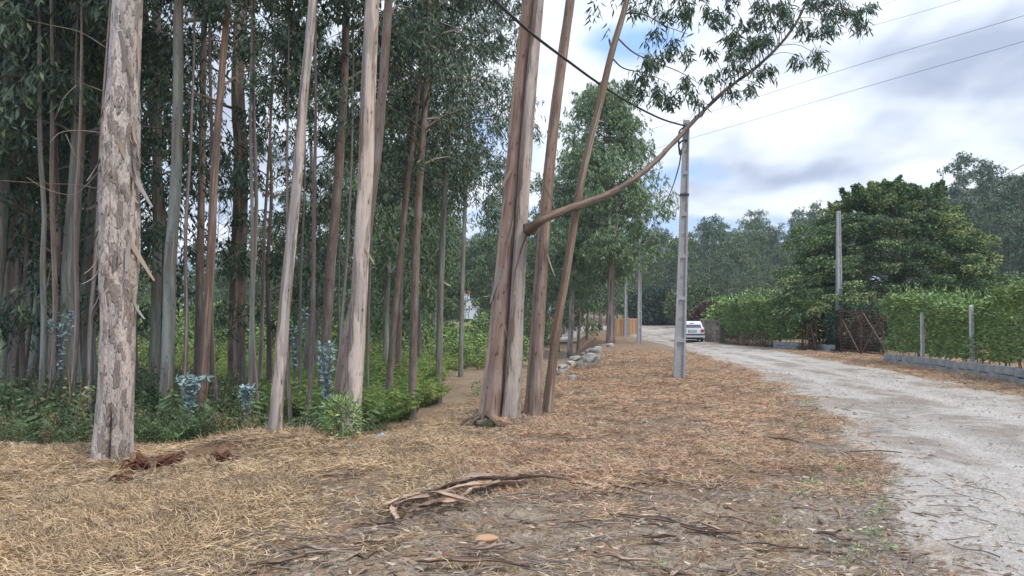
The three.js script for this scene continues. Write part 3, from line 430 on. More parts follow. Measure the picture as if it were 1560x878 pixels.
  const slim = eucalyptus('eucalyptus_tree', 'loose crowned eucalyptus beside the tall full crowned one', null, onGround(P(868, 54), 54), [V(0, 0, 0), V(0.2, 5, 0), V(0.5, 10, 0), V(0.9, 15.5, 0)], [0.2, 0.17, 0.14, 0.1, 0.03], 'pale', 78, { seg: 10, step: 0.5, start: 4, limbs: 36, clumps: 5, sprays: 11, leaves: 7, len: 0.28, w: 0.075, lod: 1, reach: 2.6, cr: 0.55, pal: PAL.light });
}
{ // the far wood that closes the view, one mass
  const R = rngOf(808), src = ['back', 'far'].flatMap((k) => kinds[k].forms.slice(0, 2)).filter((f) => f.made);
  src.forEach((f, n) => {
    const list = []; for (let i = 0; i < 120; i++) { const a = lerp(-1.0, 0.95, R()), d = (a > 0.06 && a < 0.5 ? 128 : 104) + R() * 60; list.push([a * d, d, (0.8 + R() * 0.45) * (a > -0.5 && a < -0.16 ? 0.7 : 1), R() * 6.28]); }
    const m = new THREE.InstancedMesh(f.made.children[1].geometry, LEAF, list.length), M = new THREE.Matrix4(); m.name = numbered('distant_wood'); list.forEach(([x, d, s, r], i) => { M.compose(onGround(x, d), new THREE.Quaternion().setFromAxisAngle(V(0, 1, 0), r), V(s, s * 0.85, s)); m.setMatrixAt(i, M); });
    m.castShadow = m.receiveShadow = true; scene.add(m); tag(m, 'far off mass of woodland closing the horizon', 'woodland', 'distant wood', 'stuff');
  });
}
// ------------------------------------------------------------------ concrete poles
const CONC = (() => { const f = (x, y) => pn(x, y, 6, 6, 601) * 0.35 + pn(x, y, 40, 40, 602) * 0.35 + pn(x, y, 110, 110, 603) * 0.3; return new THREE.MeshStandardMaterial({ map: texture(256, 256, (x, y) => { const h = f(x, y), s = S(pn(x, y, 14, 3, 604), 0.6, 0.9) * 0.1, m = 0.30 + h * 0.22 - s; return [m * 1.02, m, m * 0.96]; }), bumpMap: texture(256, 256, (x, y) => { const h = f(x, y); return [h, h, h]; }, false), bumpScale: 0.006, roughness: 0.9 }); })();
function boxUV(g, s = 1) { const p = g.attributes.position, n = g.attributes.normal, u = []; for (let i = 0; i < p.count; i++) { const ax = Math.abs(n.getX(i)), ay = Math.abs(n.getY(i)), az = Math.abs(n.getZ(i)); u.push(...(ax > ay && ax > az ? [p.getZ(i) * s, p.getY(i) * s] : ay > az ? [p.getX(i) * s, p.getZ(i) * s] : [p.getX(i) * s, p.getY(i) * s])); } g.setAttribute('uv', new THREE.Float32BufferAttribute(u, 2)); return g; }
function taper(H, w0, w1, d0, d1, xo0 = 0, xo1 = 0, zo0 = 0, zo1 = 0, y0 = -0.3) {   // a tapered bar standing up
  const g = new THREE.BoxGeometry(1, 1, 1, 1, 8, 1), p = g.attributes.position;
  for (let i = 0; i < p.count; i++) { const t = p.getY(i) + 0.5; p.setXYZ(i, p.getX(i) * lerp(w0, w1, t) + lerp(xo0, xo1, t), y0 + (H - y0) * t, p.getZ(i) * lerp(d0, d1, t) + lerp(zo0, zo1, t)); }
  g.computeVertexNormals(); return boxUV(g);
}
const merge = (...g) => mergeGeometries(g.map((x) => { const y = x.index ? x.toNonIndexed() : x; for (const k of Object.keys(y.attributes)) if (!['position', 'normal', 'uv'].includes(k)) y.deleteAttribute(k); return y; }));
function concretePole(pos, H, label, w0 = 0.29, w1 = 0.15, lean = 0, turn = 0) {
  const t = thing('concrete_pole', label, 'utility pole', pos, 'concrete poles'), e = 0.2;
  t.rotation.set(0, turn, lean, 'ZYX');
  for (const s of [-1, 1]) part(t, 'edge_rib', taper(H, w0 * e, w1 * e, w0 * 0.8, w1 * 0.8, s * w0 * (0.5 - e / 2), s * w1 * (0.5 - e / 2)), CONC);
  part(t, 'web', taper(H, w0 * (1 - 2 * e), w1 * (1 - 2 * e), w0 * 0.42, w1 * 0.42, 0, 0), CONC);
  for (let y = 0.98; y < H - 0.5; y += 1.06) { const k = y / H, w = lerp(w0, w1, k) * (1 - 2 * e), g = new THREE.BoxGeometry(w, 0.09, lerp(w0, w1, k) * 0.76); g.translate(0, y, 0); part(t, 'rung', boxUV(g), CONC); const h = new THREE.TorusGeometry(0.032, 0.009, 6, 14); h.translate(0, y + 0.55, lerp(w0, w1, k) * 0.215); part(t, 'hole_rim', h, CONC); }
  const c = new THREE.BoxGeometry(w1, 0.14, w1 * 0.78); c.translate(0, H + 0.07, 0); part(t, 'cap', boxUV(c), CONC);
  return t;
}
const HP = (at(1049, 192, DP).y - POLE.y) / Math.cos(0.036);
const P1 = concretePole(POLE, HP, 'grey concrete pole holding up the broken limb', 0.30, 0.16, -0.036, -0.16);
const q2 = groundAt(974, 524), P2 = concretePole(q2, 6.5, 'plain concrete pole at the bend of the gravel road', 0.29, 0.15, -0.012, 0.1);
const q3 = groundAt(953, 513), P3 = concretePole(q3, 6.5, 'concrete pole beside the orange timber hoarding', 0.28, 0.15, -0.01, 0.3);
const q4 = groundAt(1279, 535), P4 = concretePole(q4, (at(1282, 326, -q4.z).y - q4.y), 'concrete pole standing before the broad linden by the gate', 0.3, 0.17, -0.01, 0.1);
const bandM = plain(0.09, 0.085, 0.08, 0.6, 0.6);
{ const g = new THREE.BoxGeometry(0.225, 0.05, 0.2); g.translate(0, HP * 0.725, 0); part(P1, 'steel_band', g, bandM); const h = new THREE.TorusGeometry(0.05, 0.012, 6, 12); h.translate(-0.02, HP - 0.02, 0.12); part(P1, 'hook', h, bandM); }
// cables
const CABLE = plain(0.025, 0.025, 0.028, 0.6), WIRE = plain(0.12, 0.12, 0.13, 0.5, 0.5);
function cable(label, pts, r, mat = CABLE, n = 40, name = 'cable', group) { const b = new Buf(), o = pts[0], p = smooth(pts.map((q) => q.clone().sub(o)), n); tube(b, p, p.map(() => r), 6); const m = single(name, b.geo(), mat, label, 'cable', group); m.position.copy(o); return m; }
const top1 = at(1044, 192, DP - 0.15);
cable('thick black telephone cable rising from the pole across the clump', [top1, at(1010, 182, DP - 1.6), at(958, 156, DP - 3.9), at(905, 122, DP - 5.9), at(868, 95, DP - 7.2), at(815, 55, DP - 8.8), at(766, 12, DP - 10.2), at(700, -50, DP - 11.8), V(-5.5, 4.9, 2), V(-12, 6.4, 16)], 0.022, CABLE, 70, 'telephone_cable');
cable('black cable slung from the loaded pole to the next one', [at(1046, 214, DP - 0.12), at(1041, 222, DP + 0.4), at(1034, 255, DP + 5), at(1022, 292, DP + 11), at(1002, 330, DP + 19), at(977, 372, -q2.z)], 0.02, CABLE, 50, 'telephone_cable');
cable('slack black loop of cable hanging beside the pole top', [at(1044, 193, DP - 0.2), at(1036, 199, DP - 0.2), at(1034, 212, DP - 0.2), at(1036, 236, DP - 0.2), at(1037, 232, DP - 0.2), at(1034, 222, DP - 0.2), at(1039, 215, DP - 0.2), at(1047, 213, DP - 0.2)], 0.02, CABLE, 50, 'cable_loop');
cable('thin wire between the far poles at the bend', [at(976, 374, -q2.z), at(965, 392, (-q2.z - q3.z) / 2), at(954, 402, -q3.z)], 0.015, CABLE, 14, 'telephone_cable');
cable('thin wire sagging from the pole through the linden crown', [at(1281, 330, -q4.z), at(1330, 334, -q4.z - 1.5), at(1375, 332, -q4.z - 3.2), at(1430, 312, -q4.z - 5), at(1500, 282, -q4.z - 8), at(1600, 230, -q4.z - 13)], 0.012, WIRE, 40, 'overhead_wire');
for (const [l, a, r] of [['lowest of the high power lines crossing the sky', [[846, 271, 112], [993, 228, 96], [1100, 197, 84], [1300, 138, 69], [1560, 63, 57], [1760, 2, 49]], 0.017], ['middle high power line crossing the clouds', [[846, 243, 112], [989, 198, 96], [1100, 165, 84], [1330, 92, 67], [1560, 24, 57], [1760, -40, 49]], 0.017], ['upper high power line passing the limb foliage', [[846, 146, 112], [940, 117, 98], [1040, 88, 89], [1240, 60, 74], [1390, 22, 64], [1560, -30, 56]], 0.014], ['highest faint power line passing the limb foliage', [[900, 140, 104], [1060, 100, 90], [1240, 45, 74], [1360, 2, 66], [1480, -45, 60]], 0.012]]) cable(l, a.map((q) => at(...q)), r, WIRE, 40, 'power_line');

// ------------------------------------------------------------------ foliage things
const PALH = (R) => { const k = R(), m = 0.7 + R() * 0.6; return k < 0.5 ? [0.14 * m, 0.225 * m, 0.075 * m] : k < 0.8 ? [0.23 * m, 0.335 * m, 0.1 * m] : [0.36 * m, 0.45 * m, 0.14 * m]; };
const PALD = (R) => { const m = 0.7 + R() * 0.6; return [0.05 * m, 0.085 * m, 0.045 * m]; };
const PALL = (R) => { const k = R(), m = 0.75 + R() * 0.5; return k < 0.65 ? [0.075 * m, 0.115 * m, 0.045 * m] : k < 0.88 ? [0.12 * m, 0.165 * m, 0.055 * m] : [0.25 * m, 0.265 * m, 0.10 * m]; };
const PALB = (R) => { const m = 0.7 + R() * 0.6; return [0.13 * m, 0.085 * m, 0.06 * m]; };
// a clipped hedge between ground points; hgt(u) its height; leaves stand on stems
function hedge(label, A, Bp, hgt, thick, count, seed, len = 0.13, bottom = 0.25) {
  const R = rngOf(seed), t = thing('hedge', label, 'hedge', A, 'laurel hedges'), dir = Bp.clone().sub(A), L = Math.hypot(dir.x, dir.z), U = V(dir.x / L, 0, dir.z / L), W = V(-U.z, 0, U.x), b = new Buf(), d = V(0, 0, 0), tufts = [];
  if (W.dot(A) > 0) W.negate();   // W points to the road side, towards the camera
  const gy = (u) => { const x = A.x + U.x * u, z = A.z + U.z * u; return height(x, -z) - A.y; };
  for (let i = 0; i < count; i++) {
    const u = R() * (L + 0.5) - 0.25, H = hgt(u / L) + (fbm(u * 1.1, seed, 3, 3) - 0.5) * 0.5 + (fbm(u * 5, seed, 2, 8) - 0.5) * 0.3, bulge = (fbm(u * 0.8, 3, 2, seed) - 0.5) * 0.5, top = R() < 0.3, y = top ? H - R() * R() * 0.35 : bottom + (H - bottom) * R();
    const lump = (fbm(u * 1.6 + 9, y * 1.6, 3, seed + 4) - 0.5) * 0.75, side = R() < 0.72 ? 1 : -1, w = top ? (R() - 0.5) * thick : side * (thick / 2 + bulge * 0.4 + lump * 1.15 - R() * R() * 0.5), p = V(U.x * u + W.x * w, gy(u) + y, U.z * u + W.z * w);
    d.copy(W).multiplyScalar(side * (0.5 + R() * 0.5)).add(V(U.x * (R() - 0.5) * 1.6, (top ? 0.7 : 0.15) + (R() - 0.5) * 1.2, U.z * (R() - 0.5) * 1.6)).normalize();
    leaf(b, p, d, len * (0.7 + R() * 0.6), len * 0.42 * (0.7 + R() * 0.5), 0, PALH(R), R, 1);
  }
  for (let i = 0; i < L * 5; i++) { const u = R() * L, H = hgt(u / L) + R() * 0.25, w = (R() - 0.5) * thick * 0.8; for (let k = 0; k < 9; k++) { d.set((R() - 0.5) * 1.3, 0.9, (R() - 0.5) * 1.3).normalize(); leaf(b, V(U.x * u + W.x * w + (R() - 0.5) * 0.12, gy(u) + H - 0.2 + k * 0.04, U.z * u + W.z * w + (R() - 0.5) * 0.12), d, len, len * 0.4, 0, PALH(R), R, 1); } }
  part(t, 'foliage', b.geo(), LEAF);
  const sb = new Buf();
  for (let u = 0.2; u < L; u += 0.32) { const H = hgt(u / L) * 0.85, w = (R() - 0.5) * thick * 0.4, p = []; for (let k = 0; k <= 4; k++) p.push(V(U.x * (u + (R() - 0.5) * 0.16) + W.x * (w + (R() - 0.5) * 0.16), gy(u) - 0.1 + H * k / 4, U.z * u + W.z * (w + (R() - 0.5) * 0.16))); tube(sb, p, p.map((_, k) => 0.022 - k * 0.004), 5, { cap: false }); }
  part(t, 'stems', sb.geo(), BARK.brown); t.children[1].name = 'stem_wood';
  return { t, U, W, L, gy };
}
// broad-leaved crown of drooping boughs
function leafyCrown(b, R, boughs, o) {
  const d = V(0, 0, 0), q = V(0, 0, 0);
  for (const { c, out, size } of boughs) {
    const side = V(-out.z, 0, out.x).normalize(), n = Math.round(o.per * size);
    const tone = R();
    for (let i = 0; i < n; i++) {
      const u = R() * 1.05 - 0.25, w = (R() - 0.5) * (1.5 - Math.abs(u) * 0.9), sag = -0.42 * u * u - (R() ** 2) * 0.42 + (R() - 0.5) * 0.08;
      q.copy(c).addScaledVector(out, u * size).addScaledVector(side, w * size * 0.75); q.y += sag * size;
      d.copy(out).multiplyScalar(0.7).addScaledVector(side, (R() - 0.5) * 1.6); d.y += -0.35 + (R() - 0.5) * 0.9; d.normalize();
      leaf(b, q, d, o.len * (0.7 + R() * 0.6), o.len * o.wide * (0.75 + R() * 0.5), 0, o.pal(R, tone), R, 1);
    }
  }
}
{ // the broad linden behind the gate
  const base = onGround((1366 - CX) / F * 43, 43), R = rngOf(404), t = thing('linden_tree', 'broad round linden with pale yellow green bough tips behind the gate', 'tree', base), b = new Buf();
  const p = smooth([V(0, -0.2, 0), V(0.1, 1.2, 0), V(0, 3, 0), V(0.2, 6, 0), V(0.1, 7.4, 0)], 16); t.scale.set(1.1, 1.13, 1.1); tube(b, p, p.map((_, i) => 0.3 * (1 - i / 18)), 12);
  const cells = Array.from({ length: 30 }, (_, i) => [i * 2.399 + R() * 0.5, (i + 0.5) / 30 * 0.95]), boughs = [], prof = table([0, 0.08, 0.25, 0.5, 0.72, 0.9, 1], [0.9, 1.0, 1.03, 0.93, 0.72, 0.42, 0.06]);
  for (let i = 0; i < 330; i++) {
    const h = Math.pow((i + 0.5) / 330, 0.92), az = i * 2.399, k = R(), lob = 0.74 + 0.36 * Math.max(0, 1 - Math.min(...cells.map(([a, y]) => Math.hypot(Math.atan2(Math.sin(az - a), Math.cos(az - a)) * 1.1, (h - y) * 4.2))) / 0.75), r = 4.75 * prof(h) * lob * (k < 0.7 ? 0.86 + R() * 0.2 : 0.4 + R() * 0.4), y = 1.0 + h * 6.9 + (R() - 0.5) * 0.5;
    boughs.push({ c: V(Math.cos(az) * r * 1.05 - 0.2, y, Math.sin(az) * r * 0.8), out: V(Math.cos(az), h > 0.8 ? 0.6 : 0.12, Math.sin(az)).normalize(), size: 0.75 + R() * 0.55 });
  }
  for (let i = 0; i < 46; i++) { const az = R() * 6.28, r = R() * 3.2; boughs.push({ c: V(Math.cos(az) * r - 0.1, 7.6 + R() * 0.7 - r * 0.25, Math.sin(az) * r * 0.8), out: V(Math.cos(az) * 0.4, 1, Math.sin(az) * 0.4).normalize(), size: 0.3 + R() * 0.4 }); }
  for (const g of boughs) if (R() < 0.12) { const s = V(0, Math.max(0.8, g.c.y - 1.4), 0), q = smooth([s, s.clone().lerp(g.c, 0.5).add(V(0, 0.3, 0)), g.c], 5); tube(b, q, q.map((_, k) => 0.06 - k * 0.009), 5, { cap: false }); }
  for (const [px, py, dd, s] of [[1272, 448, -0.5, 0.8], [1296, 452, -0.4, 0.8], [1302, 428, 0, 0.9], [1252, 466, 0.2, 0.9], [1226, 476, 0.5, 0.9], [1312, 462, 0.3, 0.8], [1332, 468, 0.3, 0.9], [1214, 440, 1, 1], [1206, 405, 1.5, 1], [1218, 365, 2, 1], [1200, 468, 1, 0.9], [1196, 452, 1.5, 0.8], [1240, 488, 0.6, 0.9], [1222, 496, 0.9, 0.8], [1232, 420, 1, 1], [1252, 390, 1, 1], [1228, 345, 2, 1], [1245, 440, 0.6, 1], [1270, 480, 0.9, 0.8], [1250, 360, 1.5, 1], [1210, 420, 1.2, 1], [1345, 455, 0.5, 0.9], [1290, 400, 1.2, 1]]) { const c = at(px, py, -q4.z + dd).sub(base); c.divide(t.scale); boughs.push({ c, out: V(c.x, 0.1, c.z).normalize(), size: s }); }
  part(t, 'trunk', b.geo(), BARK.brown);
  const lb = new Buf(); leafyCrown(lb, R, boughs, { per: 330, len: 0.125, wide: 0.72, pal: (r, tone) => { const m = 0.75 + r() * 0.5, k = r(); return k < 0.06 + tone * tone * tone * 0.65 ? [0.40 * m, 0.44 * m, 0.17 * m] : k < 0.6 ? [0.12 * m, 0.185 * m, 0.075 * m] : [0.075 * m, 0.13 * m, 0.065 * m]; } }); part(t, 'crown', lb.geo(), LEAFT);
}
function bush(name, label, group, pos, rx, ry, rz, n, len, pal, seed, wide = 0.45, stems = 6) {
  const R = rngOf(seed), t = thing(name, label, 'shrub', pos, group), b = new Buf(), sb = new Buf(), d = V(0, 0, 0);
  for (let i = 0; i < n; i++) {
    const o = rv(R), lob = 0.72 + 0.55 * fbm(o.x * 2.2 + 5, o.y * 2.2 + o.z * 2.2 + seed, 3, seed), k = (0.55 + 0.45 * Math.sqrt(R())) * lob, p = V(o.x * rx * k, ry * (0.92 + o.y * k * 0.95), o.z * rz * k); if (p.y < 0.03) p.y = 0.03 + R() * 0.2;
    d.copy(o).add(rv(R).multiplyScalar(0.9)).normalize(); leaf(b, p, d, len * (0.65 + R() * 0.7), len * wide * (0.7 + R() * 0.5), 0, pal(R), R, 1);
  }
  for (let i = 0; i < stems; i++) { const a = R() * 6.28, q = smooth([V(Math.cos(a) * 0.08, -0.1, Math.sin(a) * 0.08), V(Math.cos(a) * rx * 0.3, ry * 0.8, Math.sin(a) * rz * 0.3), V(Math.cos(a) * rx * 0.6, ry * 1.5, Math.sin(a) * rz * 0.6)], 5); tube(sb, q, q.map((_, k) => 0.03 * Math.min(1, ry) * (1 - k / 6)), 5, { cap: false }); }
  part(t, 'foliage', b.geo(), LEAF); part(t, 'stem', sb.geo(), BARK.brown); return t;
}
// hedges, walls, posts on the far side of the road
const BLOCK = plain(0.30, 0.305, 0.31, 0.92), BLOCK2 = plain(0.26, 0.27, 0.28, 0.92); for (const m of [BLOCK, BLOCK2]) { m.map = CONC.map; m.bumpMap = CONC.bumpMap; m.bumpScale = 0.008; m.color.multiplyScalar(3.0); }
const hA = groundAt(1350, 553), hB = groundAt(1600, 593), far = hB.clone().sub(hA).multiplyScalar(1.35).add(hA);
const right = hedge('dense laurel hedge behind the low block wall and wire posts', hA.clone().add(V(0.72, 0, -0.3)), far.clone().add(V(0.72, 0, 0.3)), table([0, 0.16, 0.34, 0.5, 0.62, 0.8, 1], [2.5, 2.45, 2.15, 2.1, 2.35, 2.6, 2.6]), 0.95, 44000, 51, 0.115, 0.42);
function blockRun(t, A, Bp, courses, bh, bl, th, mats, R, gy) {
  const dir = Bp.clone().sub(A), L = Math.hypot(dir.x, dir.z), ang = Math.atan2(-dir.z, dir.x), geo = boxUV(new THREE.BoxGeometry(bl - 0.012, bh - 0.012, th), 1.2);
  for (let c = 0; c < courses; c++) for (let k = c % 2 ? -0.5 : 0; (k + 0.9) * bl < L; k++) { const u = (Math.max(0, k) + (k < 0 ? 0.25 : 0.5)) * bl, m = part(t, 'block', geo, mats[Math.floor(R() * mats.length)]); m.position.set(dir.x * u / L, (gy ? gy(u) : 0) + bh * (c + 0.5) - 0.05, dir.z * u / L); m.rotation.y = ang; if (k < 0) m.scale.x = 0.5; m.position.x += (R() - 0.5) * 0.006; }
}
const lowWall = (label, A, Bp) => { const t = thing('low_wall', label, 'wall', A, 'low block walls'), dir = Bp.clone().sub(A), L = Math.hypot(dir.x, dir.z); blockRun(t, A, Bp, 2, 0.2, 0.5, 0.16, [BLOCK, BLOCK2], rngOf(61), (u) => height(A.x + dir.x * u / L, -(A.z + dir.z * u / L)) - A.y); return t; };
lowWall('low grey concrete block wall under the big laurel hedge', hA, far);
const POSTM = plain(1, 1, 0.97, 0.85); POSTM.map = CONC.map; POSTM.color.multiplyScalar(1.35);
for (const [px, py, h, label] of [[1397, 560, 1.75, 'thin concrete fence post among the hedge leaves, first from the rusty gate'], [1471, 572, 1.9, 'thin concrete fence post in the middle of the laurel hedge'], [1557, 587, 1.95, 'thin concrete fence post beside the bulging end of the hedge'], [1668, 602, 1.9, 'thin concrete fence post beyond the bulging end of the hedge']]) {
  const wd = far.clone().sub(hA), k = (px - CX) / F, s = (k * -hA.z - hA.x) / (wd.x + k * wd.z), wn = V(wd.z, 0, -wd.x).normalize(), p = hA.clone().addScaledVector(wd, s).addScaledVector(wn, wn.x > 0 ? 0.15 : -0.15); p.y = height(p.x, -p.z); const t = thing('fence_post', label, 'post', p, 'fence posts along the hedge'); part(t, 'shaft', taper(h, 0.1, 0.085, 0.1, 0.085), POSTM); const c = new THREE.ConeGeometry(0.062, 0.05, 4); c.rotateY(Math.PI / 4); c.translate(0, h + 0.025, 0); part(t, 'tip', c, POSTM);
}
const lA = groundAt(1103, 523), lB = groundAt(1222, 533);
hedge('bright laurel hedge along the road beyond the small gate', lA.clone().add(V(0.75, 0, -0.2)), lB.clone().add(V(0.75, 0, -0.2)), table([0, 0.3, 0.6, 1], [2.55, 2.75, 2.7, 2.3]), 1.3, 32000, 52, 0.13, 0.5);
lowWall('short low block wall at the end of the bright hedge', groundAt(1180, 530), lB);
lowWall('short stub of block wall between the small gate and the pole', groundAt(1248, 535), groundAt(1271, 537));
for (let i = 0; i < 9; i++) { const p = groundAt(1106 + i * 9, 523.5 + i * 0.75), R = rngOf(700 + i); bush('dry_bramble', 'brown dry bramble at the foot of the bright hedge', 'dry brambles under the hedge', p.add(V(0, 0, -0.1)), 0.5, 0.38 + R() * 0.15, 0.3, 650, 0.11, (r) => { const m = 0.6 + r() * 0.7; return r() < 0.75 ? [0.2 * m, 0.125 * m, 0.08 * m] : [0.1 * m, 0.12 * m, 0.05 * m]; }, 700 + i, 0.2, 8); }
bush('laurel_bush', 'dark laurel bush behind the wide gate', null, groundAt(1300, 538).add(V(0.4, 0, -1.6)), 1.0, 1.1, 0.8, 4200, 0.15, PALD, 82); bush('laurel_bush', 'second dark laurel bush behind the wide gate, next to the big hedge', null, groundAt(1330, 540).add(V(0.6, 0, -1.5)), 1.0, 1.15, 0.8, 4200, 0.15, PALD, 83);
bush('laurel_bush', 'dark laurel bush between the small gate and the pole', null, groundAt(1257, 535).add(V(0.1, 0, -0.6)), 0.6, 1.05, 0.5, 2600, 0.14, PALD, 81);
// gates
const RUST = (() => { const f = (x, y) => pn(x, y, 8, 8, 801) * 0.5 + pn(x, y, 40, 40, 802) * 0.5; return new THREE.MeshStandardMaterial({ map: texture(128, 128, (x, y) => mix3([0.075, 0.03, 0.022], [0.19, 0.065, 0.04], f(x, y))), roughness: 0.85, metalness: 0.15 }); })();
const bar = (a, b, r) => { const B = new Buf(), p = [a, a.clone().lerp(b, 0.5), b]; tube(B, p, [r, r, r], 6); return B.geo(); };
function gate(label, A, Bp, H, bars) {
  const t = thing('iron_gate', label, 'gate', A, 'rusty iron gates'), U = Bp.clone().sub(A); U.y = 0; const g = (u, y) => V(U.x * u, y, U.z * u);
  for (const u of [0, 0.5, 1]) part(t, 'upright', bar(g(u, -0.05), g(u, H), u === 0.5 ? 0.045 : 0.032), RUST);
  for (const y of [0.12, H - 0.03]) part(t, 'rail', bar(g(0, y), g(1, y), 0.028), RUST);
  for (const [a, y0, c, y1] of bars) part(t, 'brace', bar(g(a, y0).add(V(0, 0, 0.04)), g(c, y1).add(V(0, 0, 0.04)), 0.022), plain(0.26, 0.15, 0.11, 0.8));
  for (let k = 0; k < 14; k++) part(t, 'cross_bar', bar(g(0.01, 0.18 + (H - 0.28) * k / 13).add(V(0, 0, -0.02)), g(0.99, 0.18 + (H - 0.28) * k / 13).add(V(0, 0, -0.02)), 0.013), RUST);
  const h = new THREE.BoxGeometry(0.14, 0.06, 0.08); h.translate(U.x * 0.5, H * 0.42, U.z * 0.5 + 0.06); part(t, 'latch', h, plain(0.2, 0.17, 0.15, 0.6, 0.5));
}
gate('wide rusty iron gate with crossed braces under the linden', groundAt(1284, 538).add(V(0, 0, -0.2)), groundAt(1348, 545).add(V(0.1, 0, -0.3)), 1.95, [[0.06, 1.5, 0.45, 0.1], [0.12, 0.95, 0.46, 1.9], [0.54, 1.9, 0.98, 0.5], [0.55, 0.2, 0.95, 1.7]]);
gate('small rusty iron gate at the end of the bright hedge', groundAt(1224, 534).add(V(0, 0, -0.1)), groundAt(1246, 536).add(V(0, 0, -0.1)), 1.35, [[0.1, 0.1, 0.45, 1.3], [0.9, 0.1, 0.55, 1.3]]);
// stone entrance wings
const STONE = plain(0.43, 0.38, 0.33, 0.95), STONE2 = plain(0.36, 0.315, 0.28, 0.95); for (const m of [STONE, STONE2]) { m.map = CONC.map; m.bumpMap = CONC.bumpMap; m.bumpScale = 0.03; m.color.multiplyScalar(2.0); }
for (const [a, b, c, label] of [[[1076, 520], [1099, 522], 5, 'rough stone block wall beside the bright hedge'], [[1047, 515.5], [1068, 516.5], 4, 'pale stone block wall behind the parked car']]) { const A = groundAt(...a), B = groundAt(...b), t = thing('stone_wall', label, 'wall', A, 'stone entrance walls'); blockRun(t, A, B, c, 0.28, 0.52, 0.25, [STONE, STONE2], rngOf(66)); const dir = B.clone().sub(A), L = Math.hypot(dir.x, dir.z), g = new THREE.BoxGeometry(L, 0.08, 0.32); g.rotateY(Math.atan2(-dir.z, dir.x)); g.translate(dir.x / 2, c * 0.28 - 0.015, dir.z / 2); part(t, 'coping', g, STONE2); }
for (const [px, py, h, label] of [[1071, 518, 1.42, 'dark stone pillar between the entrance walls'], [1100, 522.5, 1.45, 'slim dark stone pillar at the end of the rough wall']]) { const p = groundAt(px, py), t = thing('stone_pillar', label, 'pillar', p, 'stone entrance pillars'); part(t, 'shaft', taper(h, 0.3, 0.3, 0.3, 0.3), plain(0.2, 0.165, 0.145, 0.95)); const g = new THREE.BoxGeometry(0.38, 0.08, 0.38); g.translate(0, h + 0.04, 0); part(t, 'cap', g, plain(0.3, 0.26, 0.23, 0.95)); }
// orange timber hoarding: upright planks, each its own
{
  const A = groundAt(938, 510.5), C = groundAt(957, 511), B = groundAt(973, 507), t = thing('timber_hoarding', 'orange timber hoarding with a corner at the road bend', 'hoarding', A), R = rngOf(31), mats = [plain(0.52, 0.26, 0.11, 0.8), plain(0.4, 0.19, 0.08, 0.8), plain(0.58, 0.34, 0.16, 0.8), plain(0.3, 0.17, 0.09, 0.8)];
  for (const [P, Q] of [[A, C], [C, B]]) { const d = Q.clone().sub(P), L = Math.hypot(d.x, d.z), n = Math.max(4, Math.round(L / 0.17)), g = new THREE.BoxGeometry(L / n - 0.014, 1.3, 0.03); for (let i = 0; i < n; i++) { const m = part(t, 'plank', g, mats[Math.floor(R() * 4)]); m.position.set(P.x - A.x + d.x * (i + 0.5) / n, 0.61 + (R() - 0.5) * 0.06, P.z - A.z + d.z * (i + 0.5) / n); m.rotation.y = Math.atan2(-d.z, d.x); } const r = new THREE.BoxGeometry(L, 0.09, 0.05); r.rotateY(Math.atan2(-d.z, d.x)); r.translate(P.x - A.x + d.x / 2, 1.3, P.z - A.z + d.z / 2); part(t, 'top_rail', r, mats[2]); }
  for (const P of [A, C, B]) { const g = new THREE.BoxGeometry(0.12, 1.5, 0.12); g.translate(P.x - A.x, 0.68, P.z - A.z + 0.08); part(t, 'post', g, plain(0.35, 0.3, 0.24, 0.85)); }
}
